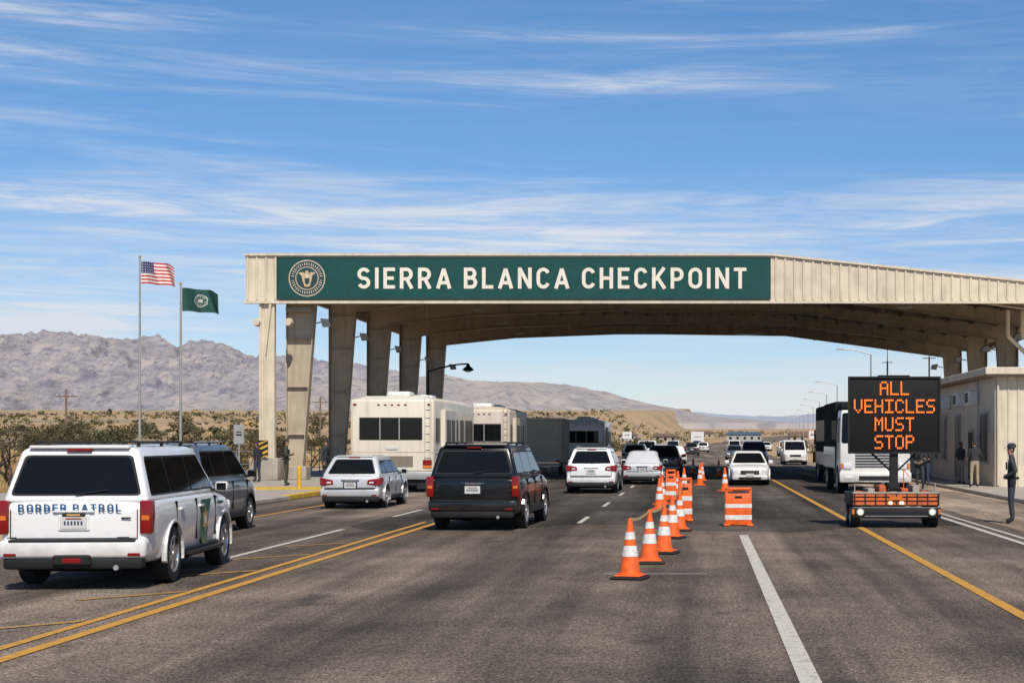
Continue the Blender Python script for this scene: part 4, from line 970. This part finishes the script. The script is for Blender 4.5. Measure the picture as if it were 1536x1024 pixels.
for i in range(11000):
    y=48+random.random()**1.3*150; x=random.uniform(-0.47*y-8,-25)
    if noise.noise(Vector((x*0.06,y*0.05,9)))<-0.15: continue
    z=h(x,y)-0.03
    for k in range(3):
        a=random.uniform(0,6.28); l=random.uniform(0.15,0.5); dx,dy=math.cos(a)*0.12,math.sin(a)*0.12; w_=0.02+0.0003*y
        gr.add([(x+dx-w_,y+dy,z),(x+dx+w_,y+dy,z),(x+dx*2.2,y+dy*2.2,z+l)],[(0,1,2)],M_leafC)
gr.build('dry_grass',fix=False,smooth=False)
def mesquite(X,Y,H,leaf,seed,name='mesquite_tree'):
    random.seed(seed); m=MB()
    def br(p,d,l,r,dep):
        n=2; q=p
        for k in range(n):
            d2=(d+Vector((random.gauss(0,.18),random.gauss(0,.18),random.gauss(0,.12)))).normalized(); q2=q+d2*l/n
            m.cyl(q,q2,r,r*0.8,M_bark,5 if dep<3 else 3,False); q=q2; r*=0.8; d=d2
        if dep>=5:
            for _ in range(leaf):
                u=Vector((random.gauss(0,1),random.gauss(0,1),random.gauss(0,1))).normalized(); w=u.orthogonal().normalized(); c=q+Vector((random.gauss(0,.13),random.gauss(0,.13),random.gauss(0,.13))); s=random.uniform(.04,.09)
                m.add([c+u*s,c+w*s*.5,c-u*s,c-w*s*.5],[(0,1,2,3)],M_leafA if random.random()<.6 else M_leafB)
            return
        for _ in range(3 if dep<4 else 2):
            nd=(d+Vector((random.gauss(0,.6),random.gauss(0,.6),random.gauss(0.05,.35)))).normalized(); br(q,nd,l*random.uniform(.62,.85),max(0.012,r*0.75),dep+1)
    for _ in range(4): br(Vector((0,0,0)),Vector((random.gauss(0,.45),random.gauss(0,.45),1)).normalized(),H*0.27,H*0.022,1)
    m.build(name,loc=(X,Y,h(X,Y)-0.05),fix=False); 
mesquite(-27.3,61,3.9,2,11); mesquite(-26.2,84,2.3,9,12); mesquite(-39,95,4.0,14,13); mesquite(-24.9,88,3.0,12,14); mesquite(-46,108,3.6,12,16); mesquite(-34,118,3.4,14,18); mesquite(-25.6,100,3.6,10,19); mesquite(-24.9,76,2.8,9,20)

# ------------------------------------------------------------ people
def person(name,X,Y,z,yaw,shirt,pants,hat=None,arms='down',H=1.78,sleeve=True,belt=False):
    e=empty(name,(X,Y,z),math.radians(yaw)); k=H/1.78
    V=[];E=[];R=[];Lb=[]
    def v(p,r): V.append(Vector(p)*k); R.append((r[0]*k,r[1]*k) if isinstance(r,tuple) else (r*k,r*k)); return len(V)-1
    def ed(a,b,l): E.append((a,b)); Lb.append(l)
    pel=v((0,0,0.96),(0.155,0.11)); sp=v((0,0.0,1.12),(0.145,0.105)); ch=v((0,0.01,1.32),(0.18,0.12)); nb=v((0,0,1.45),(0.10,0.075)); nk=v((0,0.012,1.52),(0.058,0.058)); h1=v((0,0.03,1.60),(0.064,0.078)); h2=v((0,0.012,1.69),(0.078,0.096)); h3=v((0,0.0,1.745),(0.055,0.065))
    ed(pel,sp,'s');ed(sp,ch,'s');ed(ch,nb,'s');ed(nb,nk,'k');ed(nk,h1,'k');ed(h1,h2,'k');ed(h2,h3,'k')
    hands=[]
    for s in(-1,1):
        hp=v((s*0.10,0,0.90),0.098); kn=v((s*0.115,0.02,0.50),0.068); an=v((s*0.125,-0.02,0.10),0.052); to=v((s*0.15,0.13,0.045),(0.045,0.04))
        ed(pel,hp,'p');ed(hp,kn,'p');ed(kn,an,'p');ed(an,to,'b')
        sh=v((s*0.19,0,1.41),0.07)
        if arms=='down': el=(s*0.25,-0.03,1.13); wr=(s*0.26,0.06,0.90); ha=(s*0.255,0.085,0.82)
        elif arms=='belt': el=(s*0.29,-0.08,1.16); wr=(s*0.18,0.12,1.06); ha=(s*0.10,0.15,1.04)
        else: el=(s*0.24,0.0,1.14); wr=(s*0.14,0.22,1.18); ha=(s*0.06,0.26,1.20)
        el=v(el,0.052); wv=v(wr,0.036); hv=v(ha,(0.028,0.042))
        ed(ch,sh,'s');ed(sh,el,'s');ed(el,wv,'s' if sleeve else 'k');ed(wv,hv,'k'); hands.append((Vector(wr)*k,Vector(ha)*k,s))
    me=bpy.data.meshes.new('p'); me.from_pydata([tuple(a) for a in V],E,[])
    o=bpy.data.objects.new('p',me); COL.objects.link(o); o.modifiers.new('sk','SKIN')
    for i,sv in enumerate(me.skin_vertices[0].data): sv.radius=R[i]; sv.use_root=(i==0)
    sb=o.modifiers.new('ss','SUBSURF'); sb.levels=2; sb.render_levels=2
    m2=bpy.data.meshes.new_from_object(o.evaluated_get(bpy.context.evaluated_depsgraph_get())); bpy.data.objects.remove(o)
    m2.materials.clear()
    mats_=[shirt,pants,M_skin,M_hair,M_dark]; [m2.materials.append(q) for q in mats_]
    for f in m2.polygons:
        c=f.center; best=None;bd=9
        for (a,b),l in zip(E,Lb):
            A,B=V[a],V[b]; ab=B-A; t=max(0,min(1,(c-A).dot(ab)/ab.length_squared)); d=(c-(A+ab*t)).length-R[a][0]*0.6
            if d<bd: bd=d;best=l
        zz=c.z/k; i={'s':0,'p':1,'k':2,'b':4}[best]
        if best in('s','p') and abs(c.x)<0.2*k: i=0 if zz>0.99 else 1
        if best=='k' and zz>1.5 and (zz>1.70 or (c.y<-0.01 and zz>1.58)): i=3
        if best!='k' and zz<0.11: i=4
        f.material_index=i; f.use_smooth=True
    b=bpy.data.objects.new('body',m2); COL.objects.link(b); b.parent=e
    d=MB()
    for wr,ha,s in hands:
        dr=(ha-wr).normalized(); sd=Vector((0,1,0)) if arms=='down' else Vector((0,0,1)); sd=(sd-dr*sd.dot(dr)).normalized(); n=dr.cross(sd)
        for fi,(o_,l) in enumerate(((-0.030,0.062),(-0.010,0.078),(0.010,0.082),(0.030,0.072))):
            b0=ha+sd*o_*k+dr*0.012; b1=b0+dr*l*0.55*k+n*0.006*s; b2=b1+dr*l*0.45*k-Vector((s*0.018,0,0))*k
            d.cyl(b0,b1,0.010*k,0.009*k,M_skin,6); d.cyl(b1,b2,0.009*k,0.007*k,M_skin,6)
        t0=wr.lerp(ha,0.5)+sd*0.03*k; d.cyl(t0,t0+sd*0.03*k+dr*0.03*k,0.012*k,0.010*k,M_skin,6); d.cyl(t0+sd*0.03*k+dr*0.03*k,t0+sd*0.035*k+dr*0.06*k,0.010*k,0.008*k,M_skin,6)
    d.hull([Vector(q)*k for q in((0,0.128,1.625),(0.014,0.108,1.62),(-0.014,0.108,1.62),(0,0.105,1.665),(0.006,0.1,1.66),(-0.006,0.1,1.66))],M_skin)
    for s in(-1,1):
        d.hull([Vector((s*0.03+a,0.099+c_,1.662+b_))*k for a in(-0.012,0.012) for b_ in(-0.005,0.005) for c_ in(0,0.006)],M_hair); d.hull([Vector((s*0.078+a,0.0+c_,1.645+b_))*k for a in(-0.006,0.010) for b_ in(-0.03,0.03) for c_ in(-0.016,0.014)],M_skin,0.004,1)
    d.box(-0.022*k,0.022*k,0.100*k,0.107*k,1.585*k,1.591*k,P_roof)
    if hat:
        d.lathe((0,0.005*k,0),[(0.098*k,1.695*k),(0.104*k,1.73*k),(0.092*k,1.775*k),(0.05*k,1.80*k),(0.001,1.805*k)],hat,'z',18)
        d.hull([Vector(q)*k for q in((-0.085,0.07,1.70),(0.085,0.07,1.70),(-0.06,0.175,1.685),(0.06,0.175,1.685),(-0.085,0.07,1.71),(0.085,0.07,1.71),(-0.06,0.175,1.695),(0.06,0.175,1.695))],hat)
    if belt:
        d.lathe((0,0,0),[(0.158*k,0.99*k),(0.165*k,1.0*k),(0.165*k,1.04*k),(0.155*k,1.045*k)],M_dark,'z',20)
        for s in(-1,1): d.cbox(s*0.15*k,s*0.21*k,-0.05*k,0.05*k,0.85*k,1.03*k,M_dark,0.012,1)
        d.cbox(-0.07*k,0.07*k,0.10*k,0.135*k,1.2*k,1.38*k,M_dark,0.015,1)
    d.build('head_details_and_hands',e)
C_nav=mat('uniform_dark_navy',(0.028,0.035,0.043),0.85,bump=0.2); C_grn=mat('uniform_green',(0.04,0.045,0.028),0.85); C_kh=mat('khaki_trousers',(0.32,0.25,0.17),0.85); C_bk=mat('dark_shirt',(0.02,0.02,0.025),0.85); C_jn=mat('jeans',(0.03,0.04,0.07),0.85); C_gy=mat('gray_shirt',(0.18,0.17,0.16),0.85)
person('border_patrol_agent',7.30,35.9,0.004,80,C_nav,C_nav,C_nav,'belt',1.86,True,True)
person('man_in_khaki_trousers',10.6,59.2,0.14,8,C_bk,C_kh,None,'front',1.82,False)
person('man_in_dark_shirt',10.75,63.2,0.14,-60,C_bk,C_gy,None,'down',1.78,False)
person('border_patrol_agent',8.75,61.0,0.004,150,C_nav,C_nav,C_nav,'belt',1.80,True,True)
person('bystander',8.45,66.0,0.004,200,C_bk,C_jn,None,'down',1.74,False)
person('bystander',9.6,65.0,0.004,120,C_bk,C_jn,None,'front',1.76,False)
person('border_patrol_agent',-16.6,61.5,0.14,-80,C_grn,C_grn,C_grn,'front',1.86,True,True)
person('border_patrol_agent',-15.5,63.5,0.14,-110,C_nav,C_nav,C_nav,'down',1.86,True,True)
person('bystander',-15.9,74.0,0.14,120,C_bk,C_jn,None,'front',1.72,False)
person('bystander',-19.2,66.5,0.14,60,C_bk,C_jn,None,'down',1.75,False)

# ------------------------------------------------------------ light, sky, camera
el=math.radians(50); az=math.radians(180-16)
S=Vector((math.sin(az)*math.cos(el),math.cos(az)*math.cos(el),math.sin(el)))
sl=bpy.data.lights.new('sun','SUN'); sl.energy=5.0; sl.angle=math.radians(0.5); sl.color=(1.0,0.93,0.82)
so=bpy.data.objects.new('sun',sl); COL.objects.link(so); so.rotation_euler=(-S).to_track_quat('-Z','Y').to_euler()
w=bpy.data.worlds.new('World'); scene.world=w; w.use_nodes=True; nt=w.node_tree; L=nt.links
bg=nt.nodes['Background']; bg.inputs['Strength'].default_value=0.086
sky=nt.nodes.new('ShaderNodeTexSky'); sky.sky_type='NISHITA'; sky.sun_disc=False; sky.sun_elevation=el; sky.sun_rotation=az; sky.altitude=1400; sky.dust_density=0.5; sky.ozone_density=1.5; sky.air_density=1.0
tc=nt.nodes.new('ShaderNodeTexCoord'); sep=nt.nodes.new('ShaderNodeSeparateXYZ'); L.new(tc.outputs['Generated'],sep.inputs[0])
gr_=nt.nodes.new('ShaderNodeValToRGB'); L.new(sep.outputs['Z'],gr_.inputs[0]); cr=gr_.color_ramp
gv=[(0.0,(1.04,1.02,1.16)),(0.08,(0.90,1.04,1.24)),(0.18,(0.76,1.08,1.36)),(0.28,(0.70,1.13,1.44)),(0.6,(0.75,0.90,1.05))]
while len(cr.elements)<len(gv): cr.elements.new(0.5)
for e_,(p_,v_) in zip(cr.elements,gv): e_.position=p_; e_.color=(*v_,1)
mul=nt.nodes.new('ShaderNodeVectorMath'); mul.operation='MULTIPLY'; L.new(sky.outputs[0],mul.inputs[0]); L.new(gr_.outputs[0],mul.inputs[1])
def cloud(vec,scale,det,ro,dist,lo,hi,offs,rot=0):
    mp=nt.nodes.new('ShaderNodeMapping'); mp.inputs['Scale'].default_value=vec; mp.inputs['Location'].default_value=offs; mp.inputs['Rotation'].default_value=(0,rot,0)
    L.new(tc.outputs['Generated'],mp.inputs[0]); n=nt.nodes.new('ShaderNodeTexNoise'); n.inputs['Scale'].default_value=scale; n.inputs['Detail'].default_value=det; n.inputs['Roughness'].default_value=ro; n.inputs['Distortion'].default_value=dist
    L.new(mp.outputs[0],n.inputs['Vector']); r=nt.nodes.new('ShaderNodeMapRange'); r.inputs[1].default_value=lo; r.inputs[2].default_value=hi; r.interpolation_type='SMOOTHSTEP'; L.new(n.outputs['Fac'],r.inputs[0]); return r.outputs[0]
def MATH(op,a,b):
    r=nt.nodes.new('ShaderNodeMath'); r.operation=op; r.use_clamp=(op!='MULTIPLY')
    for i,q in enumerate((a,b)):
        if isinstance(q,(int,float)): r.inputs[i].default_value=q
        else: L.new(q,r.inputs[i])
    return r.outputs[0]
c1=cloud((1.5,1.5,20),1.7,9,0.58,0.6,0.47,0.70,(3.1,0,1.7),0.012)
fine=cloud((4,4,50),2.2,9,0.68,1.0,0.30,0.70,(0,5,0),-0.02)
rp=nt.nodes.new('ShaderNodeValToRGB'); L.new(sep.outputs['Z'],rp.inputs[0]); cr=rp.color_ramp
vals=[(0.0,0.6),(0.05,0.85),(0.09,1.0),(0.135,1.0),(0.165,0.6),(0.19,0.4),(0.23,0.8),(0.30,0.5),(0.6,0.3)]
while len(cr.elements)<len(vals): cr.elements.new(0.5)
for e_,(p_,v_) in zip(cr.elements,vals): e_.position=p_; e_.color=(v_,v_,v_,1)
c2=cloud((0.7,0.7,14),1.5,6,0.5,0.3,0.38,0.62,(7.3,2,0.4))
low=nt.nodes.new('ShaderNodeMapRange'); low.inputs[1].default_value=0.17; low.inputs[2].default_value=0.10; low.inputs[3].default_value=0.15; low.inputs[4].default_value=0.9; L.new(sep.outputs['Z'],low.inputs[0])
f=MATH('MULTIPLY',MATH('ADD',MATH('MULTIPLY',c1,MATH('ADD',MATH('MULTIPLY',fine,0.8),0.25)),MATH('MULTIPLY',MATH('MULTIPLY',c2,MATH('ADD',fine,0.2)),low.outputs[0])),rp.outputs[0])
f=MATH('MULTIPLY',f,0.9)
mx=nt.nodes.new('ShaderNodeMix'); mx.data_type='RGBA'; L.new(f,mx.inputs[0]); L.new(mul.outputs[0],mx.inputs[6]); mx.inputs[7].default_value=(8.6,8.9,9.5,1)
L.new(mx.outputs[2],bg.inputs['Color'])
cam=bpy.data.cameras.new('camera'); co=bpy.data.objects.new('camera',cam); COL.objects.link(co); scene.camera=co
cam.sensor_width=36; cam.lens=F/1536*36; cam.shift_x=-(CX-768)/1536; cam.shift_y=(HY-512)/1536; cam.clip_end=20000; cam.clip_start=0.1
co.location=(0,0,CH); co.rotation_euler=(math.pi/2,0,0)
scene.view_settings.view_transform='Standard'; scene.view_settings.look='None'; scene.view_settings.exposure=0
